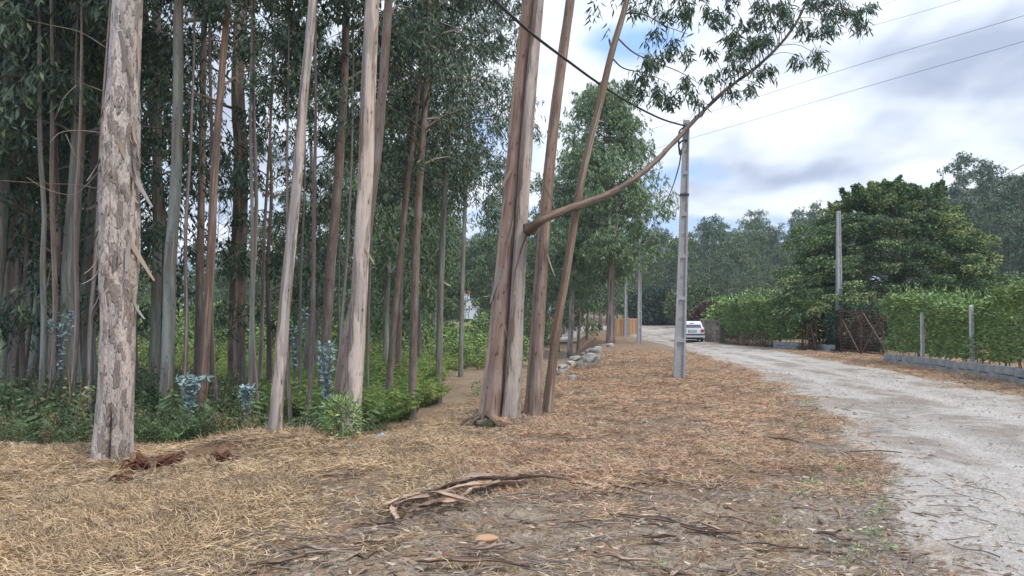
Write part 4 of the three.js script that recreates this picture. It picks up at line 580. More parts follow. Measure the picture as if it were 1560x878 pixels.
// ------------------------------------------------------------------ the white hatchback, seen from behind
{
  const p = groundAt(1055, 521.5), t = thing('car', 'white hatchback with dark bumper strip driving away on the gravel', 'car', p); t.rotation.y = -0.13; t.scale.setScalar(0.95);
  const PAINT = new THREE.MeshPhysicalMaterial({ color: lin(0.74, 0.76, 0.78), roughness: 0.35, clearcoat: 0.8, clearcoatRoughness: 0.1 }), GLASS = new THREE.MeshPhysicalMaterial({ color: lin(0.03, 0.04, 0.045), roughness: 0.06, clearcoat: 1 }), BLK = plain(0.02, 0.02, 0.022, 0.6), RED = new THREE.MeshPhysicalMaterial({ color: lin(0.5, 0.02, 0.02), roughness: 0.2, clearcoat: 1 });
  // side profile (z towards the nose is -z; here s runs from tail 0 to nose 4.2)
  const prof = (list, w, bev) => { const sh = new THREE.Shape(list.map(([s, y]) => new THREE.Vector2(s, y))), g = new THREE.ExtrudeGeometry(sh, { depth: w - bev * 2, bevelEnabled: true, bevelSize: bev, bevelThickness: bev, bevelSegments: 3, steps: 1 }); g.translate(0, 0, -(w - bev * 2) / 2); g.rotateY(Math.PI / 2); return g; };
  part(t, 'body', prof([[0.02, 0.32], [0.0, 0.62], [0.06, 0.93], [0.3, 0.98], [2.9, 0.95], [3.9, 0.78], [4.15, 0.6], [4.15, 0.3], [3.7, 0.24], [0.4, 0.24]], 1.66, 0.06), PAINT);
  const cabin = prof([[0.1, 0.94], [0.42, 1.36], [0.7, 1.42], [1.9, 1.41], [2.2, 1.33], [3.0, 0.94]], 1.5, 0.05), cp = cabin.attributes.position; for (let i = 0; i < cp.count; i++) { const k = clamp((cp.getY(i) - 0.94) / 0.48); cp.setX(i, cp.getX(i) * (1.03 - 0.16 * k)); } cabin.computeVertexNormals(); part(t, 'cabin', cabin, PAINT);
  const quad = (a, b, c, d) => { const B = new Buf(); for (const q of [a, b, c, d]) B.v(q[0], q[1], q[2]); B.t(0, 1, 2); B.t(0, 2, 3); return B.geo(); };
  part(t, 'rear_window', quad([-0.66, 0.98, -0.07], [0.66, 0.98, -0.07], [0.56, 1.33, -0.345], [-0.56, 1.33, -0.345]), GLASS);
  for (const s of [-1, 1]) {
    part(t, 'side_window', quad([s * 0.795, 0.98, -0.45], [s * 0.795, 0.98, -2.6], [s * 0.69, 1.34, -2.05], [s * 0.69, 1.34, -0.7]), GLASS);
    const l = new THREE.BoxGeometry(0.2, 0.2, 0.05); l.translate(s * 0.69, 0.79, 0.055); part(t, 'tail_light', l, RED);
    const m = new THREE.SphereGeometry(0.09, 10, 8); m.scale(1, 0.8, 0.6); m.translate(s * 0.92, 0.98, -2.7); part(t, 'mirror', m, PAINT);
    for (const z of [-0.75, -3.25]) { const w = new THREE.TorusGeometry(0.22, 0.085, 10, 22); w.scale(1, 1, 1.1); w.rotateY(Math.PI / 2); w.translate(s * 0.74, 0.295, z); const W = part(t, 'wheel', w, BLK), r = new THREE.CylinderGeometry(0.19, 0.19, 0.12, 16); r.rotateZ(Math.PI / 2); r.translate(s * 0.76, 0.295, z); part(W, 'rim', r, plain(0.4, 0.4, 0.42, 0.4, 0.7)); }
  }
  const bp = new THREE.BoxGeometry(1.7, 0.2, 0.12); bp.translate(0, 0.44, 0.07); part(t, 'bumper', bp, PAINT); const bs = new THREE.BoxGeometry(1.68, 0.075, 0.03); bs.translate(0, 0.54, 0.145); part(t, 'bumper_strip', bs, BLK);
  const ws = new THREE.BoxGeometry(1.5, 0.16, 0.1); ws.translate(0, 0.28, 0.0); part(t, 'skirt', ws, BLK);
  const pl = new THREE.BoxGeometry(0.46, 0.1, 0.02); pl.translate(0, 0.77, 0.065); part(t, 'number_plate', pl, plain(0.62, 0.62, 0.58, 0.5)); const pr = new THREE.BoxGeometry(0.6, 0.16, 0.015); pr.translate(0, 0.77, 0.05); part(t, 'plate_recess', pr, plain(0.2, 0.2, 0.21, 0.6));
  const bl = new THREE.BoxGeometry(0.26, 0.035, 0.03); bl.translate(0, 1.325, -0.3); part(t, 'brake_light', bl, RED);
}
// ------------------------------------------------------------------ far house and pylon behind the wood
{
  const p = onGround((717 - CX) / F * 96, 96), t = thing('white_house', 'white house with orange roof glimpsed between the trees', 'house', p); p.y += 0; t.position.y = at(717, 486, 96).y;
  const W = plain(0.78, 0.79, 0.8, 0.85), RF = plain(0.5, 0.17, 0.08, 0.85), GL = plain(0.05, 0.06, 0.07, 0.2), box = (w, h, d, x, y, z) => { const g = new THREE.BoxGeometry(w, h, d); g.translate(x, y, z); return g; };
  part(t, 'wall', box(1.5, 2.4, 4, 0.2, 1.2, -2), W); part(t, 'tower', box(0.6, 3.2, 1.6, -0.5, 1.6, -1.0), W);
  part(t, 'roof', box(0.8, 0.34, 1.9, -0.5, 3.36, -1.0), RF); part(t, 'parapet', box(1.6, 0.12, 4.1, 0.2, 2.46, -2), W);
  const w1 = part(t, 'window', box(0.26, 0.55, 0.04, 0.35, 1.85, 0.03), GL); part(w1, 'sill', box(0.36, 0.05, 0.1, 0.35, 1.55, 0.05), W); const w2 = part(t, 'window', box(0.3, 0.4, 0.04, -0.45, 2.2, -0.17), GL); part(w2, 'sill', box(0.38, 0.05, 0.1, -0.45, 1.98, -0.15), W);
}
{
  const p = onGround((338 - CX) / F * 130, 130), t = thing('lattice_pylon', 'steel lattice pylon behind the wood', 'pylon', p), M = plain(0.42, 0.44, 0.47, 0.6, 0.4), H = 27, w = (y) => lerp(2.6, 0.5, y / H);
  for (const [a, b] of [[1, 1], [1, -1], [-1, 1], [-1, -1]]) part(t, 'leg', bar(V(a * w(0), 0, b * w(0)), V(a * w(H), H, b * w(H)), 0.09), M);
  for (let y = 0; y < H; y += 2.25) for (const s of [-1, 1]) { const u = w(y), v = w(Math.min(H, y + 2.25)), z = Math.min(H, y + 2.25); part(t, 'brace', bar(V(-u, y, s * u), V(v, z, s * v), 0.045), M); part(t, 'brace', bar(V(u, y, s * u), V(-v, z, s * v), 0.045), M); part(t, 'brace', bar(V(s * u, y, -u), V(s * v, z, v), 0.045), M); }
  for (const y of [19, 22.5, 26]) part(t, 'arm', bar(V(-3.4, y, 0), V(3.4, y, 0), 0.1), M);
}
// ------------------------------------------------------------------ boulders, stumps and scraps
const ROCK = [plain(0.46, 0.43, 0.39, 0.95), plain(0.34, 0.31, 0.28, 0.95), plain(0.58, 0.55, 0.51, 0.95)]; for (const m of ROCK) { m.map = CONC.map; m.color.multiplyScalar(2.0); m.bumpMap = CONC.bumpMap; m.bumpScale = 0.02; }
function rockGeo(sx, sy, sz, seed, rough = 0.5) { const g = new THREE.IcosahedronGeometry(1, 5), p = g.attributes.position, u = []; for (let i = 0; i < p.count; i++) { const v = V(p.getX(i), p.getY(i), p.getZ(i)), n = fbm(v.x * 1.3 + seed, v.y * 1.3 + v.z * 1.7, 4, seed), c = 1 + (n - 0.5) * rough * 2; const f = (q) => Math.sign(q) * Math.pow(Math.abs(q), 0.75); p.setXYZ(i, f(v.x) * c * sx, f(v.y) * c * sy, f(v.z) * c * sz); u.push(v.x * 0.7 + v.z * 0.3, v.y * 0.7 + v.z * 0.4); } g.setAttribute('uv', new THREE.Float32BufferAttribute(u, 2)); g.computeVertexNormals(); return g; }
for (const [px, py, w, h, m, label] of [[897, 556, 26, 15, 0, 'largest pale boulder lying on the litter bank'], [905, 541, 17, 9, 1, 'dark flat boulder above the largest pale one'], [878, 550, 18, 6, 0, 'flat slab of rock beside the largest boulder'], [872, 581, 11, 9, 2, 'small whitish stone low on the bank'], [859, 563, 15, 7, 2, 'pale flat stone near the slender bowing tree'], [862, 573, 22, 9, 1, 'grey boulder sunk in the bank beside the clump'], [846, 572, 13, 8, 0, 'rounded stone at the foot of the bank'], [929, 530, 9, 6, 2, 'white stone at the top of the bank by the road tree'], [893, 545, 12, 8, 1, 'brownish stone wedged between the bank boulders'], [884, 562, 13, 7, 1, 'mossy stone under the largest boulder'], [912, 533, 9, 5, 0, 'small stone on the crest of the bank'], [536, 687, 14, 9, 0, 'pale stone at the foot of the spotted trunk'], [868, 556, 10, 5, 2, 'thin pale stone chip on the bank']]) {
  const p = groundAt(px, py), k = -p.z / F * (px > 800 ? 1.35 : 1), g = rockGeo(w / 2 * k, h / 2 * k, w / 2.4 * k, px); const o = single('boulder', g, ROCK[m], label, 'rock', 'stones on the bank'); o.position.copy(p).add(V(0, h / 2 * k * 0.6, 0)); o.rotation.y = px;
}
{ // rotten red wood beside the shaggy tree, roots and stump below the clump
  const RW = new THREE.MeshStandardMaterial({ map: texture(256, 256, (x, y) => mix3([0.10, 0.035, 0.018], [0.34, 0.13, 0.065], pn(x, y, 12, 60, 901) * 0.5 + pn(x, y, 30, 140, 902) * 0.5)), roughness: 1, bumpMap: texture(256, 256, (x, y) => { const v = pn(x, y, 12, 60, 901) * 0.5 + pn(x, y, 30, 140, 902) * 0.5; return [v, v, v]; }, false), bumpScale: 0.03 });
  for (const [px, py, w, h, label, dx] of [[216, 716, 34, 26, 'crumbling red brown rotten wood beside the shaggy tree', 0], [256, 708, 36, 15, 'low lump of red rotten wood in the straw', 1], [338, 704, 26, 18, 'red brown rotten clod near the blue sapling', 2], [190, 733, 26, 9, 'small red heap of wood crumbs in the straw', 3]]) { const p = groundAt(px, py), k = -p.z / F, t = thing('rotten_wood', label, 'rotten wood', p, 'rotten red wood in the straw'), m = part(t, 'chunk', rockGeo(w / 2 * k, h / 2 * k, w / 3 * k, px + 3, 0.9), RW, V(0, h * 0.3 * k, 0)); m.rotation.set(0.3, px, 0.25); const R = rngOf(px); for (let i = 0; i < 7; i++) { const B = new Buf(), a = V((R() - 0.5) * w * k, 0.02 + R() * h * 0.5 * k, (R() - 0.2) * w * 0.5 * k), q = smooth([a, a.clone().add(V((R() - 0.5) * 0.12, 0.05 * R(), 0.05)), a.clone().add(V((R() - 0.5) * 0.3, -0.02, 0.1))], 6); tube(B, q, q.map(() => 0.006 + R() * 0.006), 5); part(t, 'splinter', B.geo(), RW); } }
  const MOSS = new THREE.MeshStandardMaterial({ map: texture(256, 256, (x, y) => { const a = pn(x, y, 10, 10, 911) * 0.5 + pn(x, y, 50, 50, 912) * 0.5; return mix3([0.10, 0.075, 0.05], mix3([0.25, 0.2, 0.15], [0.07, 0.09, 0.03], S(pn(x, y, 7, 7, 915), 0.45, 0.6)), a); }), roughness: 1, bumpMap: CONC.bumpMap, bumpScale: 0.03 });
  const p = groundAt(735, 652), k = -p.z / F, t = thing('old_stump', 'dark mossy root stump at the foot of the leaning clump', 'stump', p);
  for (const [x, y, w, h, s] of [[0, 6, 30, 20, 3], [-20, 1, 22, 15, 5], [14, 4, 26, 14, 9], [24, 0, 20, 10, 12], [-6, -2, 20, 10, 15]]) part(t, 'root', rockGeo(w / 2 * k, h / 2.2 * k, w / 3 * k, s * 17, 1.5), MOSS, V(x * k, y * k * 0.5, 0.12));
  { const R = rngOf(44); for (let i = 0; i < 5; i++) { const B = new Buf(), a = -0.4 + i * 0.8, e = 0.12 + R() * 0.2, q = smooth([V(0.05, 0.14 + R() * 0.08, 0), V(Math.cos(a) * e * 0.6 - 0.05, 0.1 + R() * 0.06, Math.sin(a) * e * 0.5 + 0.08), V(Math.cos(a) * e * 1.3 - 0.05, -0.03, Math.sin(a) * e + 0.1)], 8); tube(B, q, q.map((_, j) => 0.035 * (1 - j / 11) * (0.7 + R() * 0.6)), 7); part(t, 'root', B.geo(), MOSS); } }
}
{ const B = new Buf(), R = rngOf(8), n = 12; for (let j = 0; j <= n; j++) for (let i = 0; i <= n; i++) B.v((i / n - 0.5) * 0.34, 0.01 + fbm(i * 0.5, j * 0.5, 3, 4) * 0.08 * Math.sin(Math.PI * clamp(i / n, 0.05, 0.95)) * Math.sin(Math.PI * clamp(j / n, 0.05, 0.95)) * 2 - 0.03, (j / n - 0.5) * 0.3); for (let j = 0; j < n; j++) for (let i = 0; i < n; i++) { const a = j * (n + 1) + i; B.t(a, a + n + 1, a + 1); B.t(a + 1, a + n + 1, a + n + 2); } const m = single('plastic_scrap', B.geo(), plain(0.34, 0.42, 0.46, 0.5), 'crumpled pale blue plastic scrap on the ground by the ferns', 'litter'); m.position.copy(groundAt(582, 671)); m.rotation.y = 0.5; }
// ------------------------------------------------------------------ shrubs and young gums
const far2 = (px, py, d) => at(px, py, d);
const bushes = [   // px, ground d, rx, ry, pal, label
  [1000, 102, 4.5, 2.6, PALD, 'dark round bush at the far end of the gravel road'], [1020, 104, 3.5, 2.4, PALD, 'dark bush behind the far road bend'], [984, 106, 3.6, 2.8, PALD, 'dark bush next to the orange timber hoarding'], [1031, 98, 1.4, 2.4, (R) => { const m = 0.7 + R() * 0.6; return [0.17 * m, 0.19 * m, 0.06 * m]; }, 'yellow green shrub behind the loaded pole'],
  [1078, 66, 1.6, 1.5, PALB, 'brown dry shrub behind the stone walls'], [1098, 70, 2, 1.7, PALH, 'green shrub behind the rough stone wall'], [1120, 60, 2.2, 1.7, PALH, 'pale green shrub rising behind the bright hedge'], [1060, 84, 3, 2.4, PALL, 'olive bush beyond the stone entrance'], [1165, 62, 3, 2.0, PALH, 'light green bush behind the middle of the bright hedge'], [1190, 58, 2.6, 1.9, PALL, 'olive bush between the bright hedge and the linden'],
  [1540, 52, 4.2, 2.6, PALL, 'wide bush on the slope behind the big hedge'], [1500, 60, 4, 2.8, PALD, 'dark bush on the slope behind the linden'], [1600, 50, 4, 2.4, PALL, 'wide bush farther along the slope'],
];
bushes.forEach(([px, d, rx, ry, pal, label], i) => bush('shrub', label, null, onGround((px - CX) / F * d, d), rx, ry, rx * 0.8, 3200, d > 80 ? 0.42 : 0.26, pal, 150 + i, 0.45));
const thicket = [[760, 44, 2, 1.1], [735, 50, 2.2, 0.9], [700, 56, 2.6, 0.9], [660, 52, 2.4, 1.2], [720, 60, 2.8, 0.8], [640, 60, 3, 1.6], [600, 58, 3, 1.7], [550, 55, 3, 1.6], [500, 52, 3, 1.5], [760, 62, 2.5, 1.8], [690, 72, 3, 0.8], [450, 56, 3, 1.5], [330, 58, 3, 2.2], [270, 54, 3, 2.2], [220, 50, 3, 2], [820, 70, 2, 1.2], [400, 60, 3, 2]];
{ let first; thicket.forEach(([px, d, rx, ry], i) => { const pos = onGround((px - CX) / F * d, d), l = 'green thicket bush along the back of the fern meadow', g = 'thicket bushes behind the meadow'; if (!first) { first = bush('thicket_bush', l, g, pos, 1, 0.55, 1, 2600, 0.1, PALH, 181, 0.5); first.scale.setScalar(rx); first.scale.y = ry / 0.55 * 0.9; } else { const c = copyOf(first, l, g); c.position.copy(pos); c.scale.set(rx, ry / 0.55 * 0.9, rx); c.rotation.y = i * 1.7; } }); }
// juvenile blue gum: round pale leaves in pairs up the stems
function blueGum(label, px, py, d, h, w, seed) {
  const R = rngOf(seed), pos = onGround((px - CX) / F * d, d), t = thing('young_blue_gum', label, 'sapling', pos, 'young blue gums'), b = new Buf(), sb = new Buf(), top = at(px, py, d).y - pos.y;
  for (let i = 0; i < 9; i++) {
    const a = i * 2.4, y0 = top - h * (0.9 - 0.5 * R()), e = V(Math.cos(a) * w * (0.3 + R() * 0.7), Math.min(top, y0 + h * (0.35 + R() * 0.6)), Math.sin(a) * w * (0.3 + R() * 0.7)), q = smooth([V(0, i ? y0 * 0.5 : -0.1, 0), V(e.x * 0.3, y0, e.z * 0.3), e], 12); tube(sb, q, q.map((_, k) => 0.014 - k * 0.0008), 5, { cap: false });
    for (let k = 3; k <= 12; k++) for (let s = 0; s < 3; s++) { const dd = rv(R); dd.y = dd.y * 0.5 + 0.1; leaf(b, q[k], dd.normalize(), 0.075 + R() * 0.045, 0.032 + R() * 0.016, 0, PAL.blue(R), R, 0); }
  }
  part(t, 'foliage', b.geo(), LEAF); part(t, 'stem', sb.geo(), BARK.green); return t;
}
blueGum('pale blue young gum beside the spotted trunk', 498, 524, 12.5, 0.85, 0.22, 301); blueGum('small pale blue young gum by the red brown stem', 291, 574, 11.6, 0.32, 0.26, 302); blueGum('blue young gum in the shade behind the shaggy tree', 90, 475, 15, 0.7, 0.4, 303); blueGum('faint blue young gum at the meadow edge', 450, 470, 19, 1.2, 0.5, 304); blueGum('blue young gum low beside the two toned trunk', 378, 590, 14, 0.3, 0.15, 305);
[[588, 604, 0.55, 0.5, 'dark leafy shrub at the foot of the thin brown eucalyptus'], [690, 561, 0.9, 0.75, 'rounded green shrub rising from the fern bank'], [724, 541, 1.1, 0.85, 'tall green shrub where the mown path narrows'], [640, 585, 0.6, 0.5, 'low green shrub on the edge of the ferns']].forEach(([x, y, r, h, l], i) => bush('shrub', l, null, groundAt(x, y), r, h, r, 3000, 0.13, i ? PALH : PALD, 320 + i, 0.4));
bush('young_shrub', 'small lone green shoot on the mown path', null, groundAt(725, 603), 0.16, 0.26, 0.16, 130, 0.11, PALH, 310, 0.35, 4);
bush('young_shrub', 'leafy green shrub at the foot of the spotted trunk', null, groundAt(521, 672), 0.22, 0.3, 0.2, 900, 0.08, PALH, 311, 0.25, 7);

// ------------------------------------------------------------------ uncounted growth: ferns, undergrowth, straw, litter
function stuff(name, label, category, geo, mat, list) {   // list: [pos, turn, scale, colour, tilt]
  const m = new THREE.InstancedMesh(geo, mat, list.length), q = new THREE.Quaternion(), e = new THREE.Euler(), M = new THREE.Matrix4(), c = new THREE.Color(); m.name = numbered(name);
  list.forEach(([p, turn, s, col, tx = 0, tz = 0], i) => { M.compose(p, q.setFromEuler(e.set(tx, turn, tz, 'YXZ')), typeof s === 'number' ? V(s, s, s) : s); m.setMatrixAt(i, M); m.setColorAt(i, c.setRGB(...col)); });
  m.castShadow = m.receiveShadow = true; scene.add(m); return tag(m, label, category, null, 'stuff');
}
const RS = rngOf(999);
function frond(b, R, L, az, lift, c) {   // one bracken frond with tapering pinnae
  const n = 17, d = V(Math.cos(az), 0, Math.sin(az)), sd = V(-d.z, 0, d.x);
  for (let i = 1; i <= n; i++) { const t = i / n, x = L * t * (0.35 + 0.65 * t * 0.8), y = L * (lift * t * 1.25 - 0.55 * t * t), w = L * 0.34 * Math.sin(Math.PI * Math.min(1, 0.18 + t * 0.82)); for (const s of [-1, 1]) { const m = 0.8 + R() * 0.4, o = V(d.x * x, y, d.z * x), q = sd.clone().multiplyScalar(s).addScaledVector(d, 0.45); q.y -= 0.25 + R() * 0.15; leaf(b, o, q.normalize(), w * (0.85 + R() * 0.3), L * 0.042, 0, [c[0] * m, c[1] * m, c[2] * m], R, 1); } }
  const p = []; for (let i = 0; i <= 4; i++) { const t = i / 4; p.push(V(d.x * L * t * (0.35 + 0.52 * t), L * (lift * t * 1.25 - 0.55 * t * t), d.z * L * t * (0.35 + 0.52 * t))); } tube(b, p, p.map((_, i) => 0.006 - i * 0.001), 3, { cap: false, tint: () => [c[0] * 1.3, c[1], c[2]] });
}
const fernB = new Buf(); for (let i = 0; i < 7; i++) frond(fernB, RS, 0.75 + RS() * 0.35, i * 0.9 + RS() * 0.4, 0.75 + RS() * 0.35, [1, 1, 1]);
const fern = fernB.geo();
const leafyB = new Buf(); { const R = rngOf(12); for (let s = 0; s < 12; s++) { const a = R() * 6.28, e = V(Math.cos(a) * 0.34 * R(), 0.2 + R() * 0.5, Math.sin(a) * 0.3 * R()); const q = [V(e.x * 0.2, -0.05, e.z * 0.2), e.clone().multiplyScalar(0.5), e]; tube(leafyB, q, [0.006, 0.005, 0.003], 3, { cap: false, tint: () => [1.2, 0.9, 0.7] }); for (let k = 0; k < 16; k++) { const t = 0.25 + 0.75 * R(), dd = rv(R); dd.y = dd.y * 0.5; const m = 0.75 + R() * 0.5; leaf(leafyB, e.clone().multiplyScalar(t).addScaledVector(dd, 0.03), dd.normalize(), 0.03 + R() * 0.05, 0.014 + R() * 0.018, 0, [m, m, m], R, 1); } } }
const leafy = leafyB.geo();
{
  const R = rngOf(4242), ferns = [], under = [], green = () => { const m = 0.75 + R() * 0.5, k = R(); return k < 0.7 ? [0.2 * m, 0.3 * m, 0.085 * m] : [0.32 * m, 0.37 * m, 0.12 * m]; }, dull = () => { const m = 0.7 + R() * 0.6, k = R(); return k < 0.75 ? [0.085 * m, 0.13 * m, 0.055 * m] : k < 0.88 ? [0.13 * m, 0.17 * m, 0.065 * m] : [0.26 * m, 0.2 * m, 0.1 * m]; };
  for (let i = 0; i < 5200; i++) {   // fern bank of the meadow, thickest along the mown path
    const d = 16.8 + R() * R() * 38, edge = -3.7 + 0.02 * (d - 18) + (fbm(d * 0.6, 2, 2, 8) - 0.5) * 2.2 - R() * R() * 0.5 + (R() < 0.06 ? R() * 0.5 : 0), x = edge - R() * R() * (d * 0.5); if (x / d < -0.45) continue; const t = edge - x;
    if (fbm(x * 0.5, d * 0.5, 3, 15) < 0.34 && t > 1.5) continue; ferns.push([onGround(x, d), R() * 6.28, (0.35 + R() * 0.6) * (0.45 + 1.25 * fbm(x * 0.7, d * 0.5, 3, 19)) * (t < 3 ? 1.1 : 0.85), green(), (R() - 0.5) * 0.3, (R() - 0.5) * 0.3]);
  }
  stuff('fern_bank', 'bright green bracken covering the meadow beside the mown path', 'ferns', fern, LEAFT, ferns);
  for (let i = 0; i < 11000; i++) {   // brambles and herbs under the wood edge
    const d = 9.9 + Math.pow(R(), 1.6) * 20, x = -0.12 * d - R() * d * 0.75; const lim = x < -0.28 * d ? 10.3 + (noise2(x * 0.8, 3, 3) - 0.5) * 0.9 + (x > -4.8 && x < -2.6 ? 0.4 : 0) : 11.4; if (d < lim || x > -2.7) continue; const open = x > -0.34 * d && x < -0.1 * d && d > 13, den = fbm(x * 0.8, d * 0.8, 3, 55); if (den < (d < 12.5 ? 0.58 : open ? 0.6 : 0.5) && R() < 0.95) continue;
    under.push([onGround(x, d), R() * 6.28, V(1, 0.7 + R() * 0.8, 1).multiplyScalar((0.4 + R() * 0.7) * (d < 12 ? 0.75 : open ? 0.7 : 0.9 + den)), dull(), (R() - 0.5) * 0.3, (R() - 0.5) * 0.3]);
  }
  const brack = under.filter((_, i) => i % 6 === 0).map((u) => { u[2].multiplyScalar(0.62); u[3] = [0.13, 0.2, 0.07]; return u; }); stuff('bracken', 'loose bracken fronds among the undergrowth of the wood', 'ferns', fern, LEAF, brack);
  stuff('undergrowth', 'tangled green undergrowth below the wood edge', 'undergrowth', leafy, LEAF, under);
  const w = []; for (let i = 0; i < 900; i++) { const d = 40 + R() * 50, x = -d * (0.02 + R() * 0.75); w.push([onGround(x, d), R() * 6.28, 1.4 + R() * 1.6, green()]); } stuff('far_undergrowth', 'low green growth under the trees beyond the meadow', 'undergrowth', leafy, LEAF, w);
}
// straw: little mats of dry blades, several cuts
function strawMat(seed, n, r, up, len) { const R = rngOf(seed), b = new Buf(), d = V(0, 0, 0); for (let i = 0; i < n; i++) { const a = R() * 6.28, q = Math.sqrt(R()) * r; d.set(R() - 0.5, up * R(), R() - 0.5).normalize(); const m = 0.6 + R() * 0.65, g = R() < 0.12 ? 0.55 : 1; leaf(b, V(Math.cos(a) * q, 0.004 + R() * 0.03, Math.sin(a) * q), d, len * (0.5 + R()), 0.003 + R() * 0.0035, (R() - 0.5) * 0.25, [m * g, m * g, m * g], R, 1); } return b.geo(); }
{
  const R = rngOf(515), flat = [], tuft = [], lit = [], mats = [strawMat(1, 54, 0.16, 0.1, 0.1), strawMat(2, 40, 0.12, 0.4, 0.1)];
  const strawC = () => { const m = 0.7 + R() * 0.55, k = R(); return k < 0.65 ? [0.64 * m, 0.46 * m, 0.265 * m] : k < 0.88 ? [0.5 * m, 0.34 * m, 0.2 * m] : [0.26 * m, 0.19 * m, 0.13 * m]; }, redC = () => { const m = 0.65 + R() * 0.6, k = R(); return k < 0.5 ? [0.65 * m, 0.405 * m, 0.25 * m] : k < 0.88 ? [0.61 * m, 0.45 * m, 0.285 * m] : [0.28 * m, 0.2 * m, 0.14 * m]; };
  for (let i = 0; i < 62000; i++) {
    const d = 3.2 + Math.pow(R(), 1.5) * 34, x = (R() - 0.5) * 1.55 * d; if (roadIn(x, d) > 0.25 - R() * R() * 2.4) continue; const low = S(crest(d) - x, 0, 2) * S(d, 10, 13); if (low > 0.5 && (x < crest(d) - 4.2 || R() < 0.75)) continue;
    const grey = S(6.9 - d + (fbm(x * 0.5, d * 0.5, 4, 21) - 0.5) * 3 + 0.5 + Math.min(0, x + 1.2) * 1.6 + (fbm(x * 2.2, d * 2.2, 3, 27) - 0.5) * 2.4, -1.6, 1.8), thin = fbm(x * 1.3, d * 1.3, 3, 66); if (Math.abs(x + 3.9) < 0.35 && Math.abs(d - 8.4) < 0.45 || Math.abs(x + 3.4) < 0.4 && Math.abs(d - 8.7) < 0.3 || Math.abs(x + 0.5) < 0.45 && Math.abs(d - 11.7) < 0.35) continue; if (R() < grey * 0.97 || thin < 0.33 + R() * 0.12) continue;
    const c = x > -0.5 && d > 6 ? redC() : strawC(), s = (0.7 + R() * 0.6) * (d > 14 ? 1.15 : 1); (thin > 0.56 && R() < 0.3 && x < 0.5 || R() < 0.04 ? tuft : flat).push([onGround(x, d), R() * 6.28, s, c, (R() - 0.5) * 0.25, (R() - 0.5) * 0.25]);
  }
  stuff('straw_litter', 'flattened dry straw covering the verge', 'straw', mats[0], DRY, flat); stuff('dry_grass', 'upright tufts of dry yellow grass in the straw', 'dry grass', mats[1], DRY, tuft);
  for (let i = 0; i < 160; i++) { const x = -5 + R() * 4.4, d = 10.2 + R() * 1.6; tuft.push([onGround(x, d), R() * 6.28, 1.6 + R(), strawC()]); }
  const leafB = new Buf(); { const r = rngOf(3); for (let k = 0; k < 3; k++) { const a = r() * 6.28; leaf(leafB, V(Math.cos(a) * 0.05, 0.012, Math.sin(a) * 0.05), V(Math.cos(a + 1), 0.12, Math.sin(a + 1)).normalize(), 0.085, 0.017, 0.12, [1, 1, 1], r, 0); } }
  const stickB = new Buf(); { const q = smooth([V(-0.16, 0.012, 0), V(-0.05, 0.02, 0.02), V(0.06, 0.014, -0.015), V(0.17, 0.02, 0.01)], 6); tube(stickB, q, q.map((_, i) => 0.005 - i * 0.0004), 4); }
  const barkB = ribbon(0.22, 0.028, 0.05, rngOf(2)); barkB.rotateX(Math.PI / 2); barkB.translate(0, 0.012, 0);
  const leaves = [], sticks = [], chips = [], pebbles = [];
  for (let i = 0; i < 24000; i++) {
    const d = 3.2 + Math.pow(R(), 1.3) * 20, x = (R() - 0.5) * 1.5 * d, r = roadIn(x, d); if (R() < S(r, -0.9, 1.6) * 0.985) continue; if (crest(d) - x > 1 && d > 12) continue; const p = onGround(x, d), k = R(); p.y += 0.012;
    if (k < 0.34) leaves.push([p, R() * 6.28, 0.4 + R() * 0.6, R() < 0.55 ? [0.55, 0.42, 0.31] : R() < 0.6 ? [0.42, 0.24, 0.15] : [0.66, 0.56, 0.44], (R() - 0.5) * 0.5, (R() - 0.5) * 0.5]);
    else if (k < 0.6) { const m = 0.6 + R() * 0.8; if (R() < 0.4) continue; sticks.push([p, R() * 6.28, 0.4 + R() * 0.9, [0.3 * m, 0.24 * m, 0.195 * m], (R() - 0.5) * 0.15, (R() - 0.5) * 0.15]); } else { const m = 0.6 + R() * 0.8; chips.push([p, R() * 6.28, 0.3 + R() * R() * 1.0, [0.72 * m, 0.62 * m, 0.56 * m], (R() - 0.5) * 0.2, (R() - 0.5) * 0.2]); }
  }
  for (let i = 0; i < 9000; i++) { const d = 3.2 + Math.pow(R(), 1.2) * 22, x = roadL(d) - 1 + R() * (roadR(d) - roadL(d) + 1.5); if (Math.abs(x / d) > 0.75) continue; const p = onGround(x, d), m = 0.75 + R() * 0.5; p.y += 0.014; pebbles.push([p, R() * 6.28, (0.003 + R() * R() * R() * 0.024), [0.42 * m, 0.395 * m, 0.365 * m]]); }
  stuff('leaf_litter', 'scattered dry eucalyptus leaves on the verge', 'leaf litter', leafB.geo(), DRY, leaves); stuff('twig_litter', 'scattered small grey twigs on the verge', 'twig litter', stickB.geo(), DRY, sticks); stuff('bark_chips', 'scattered small bark chips on the verge', 'bark litter', barkB, DRY, chips);
  const pg = new THREE.IcosahedronGeometry(1, 1); pg.scale(1, 0.7, 1.2); stuff('pebbles', 'loose small pebbles on the gravel road', 'pebbles', pg, plain(1, 1, 1, 0.95), pebbles);
}
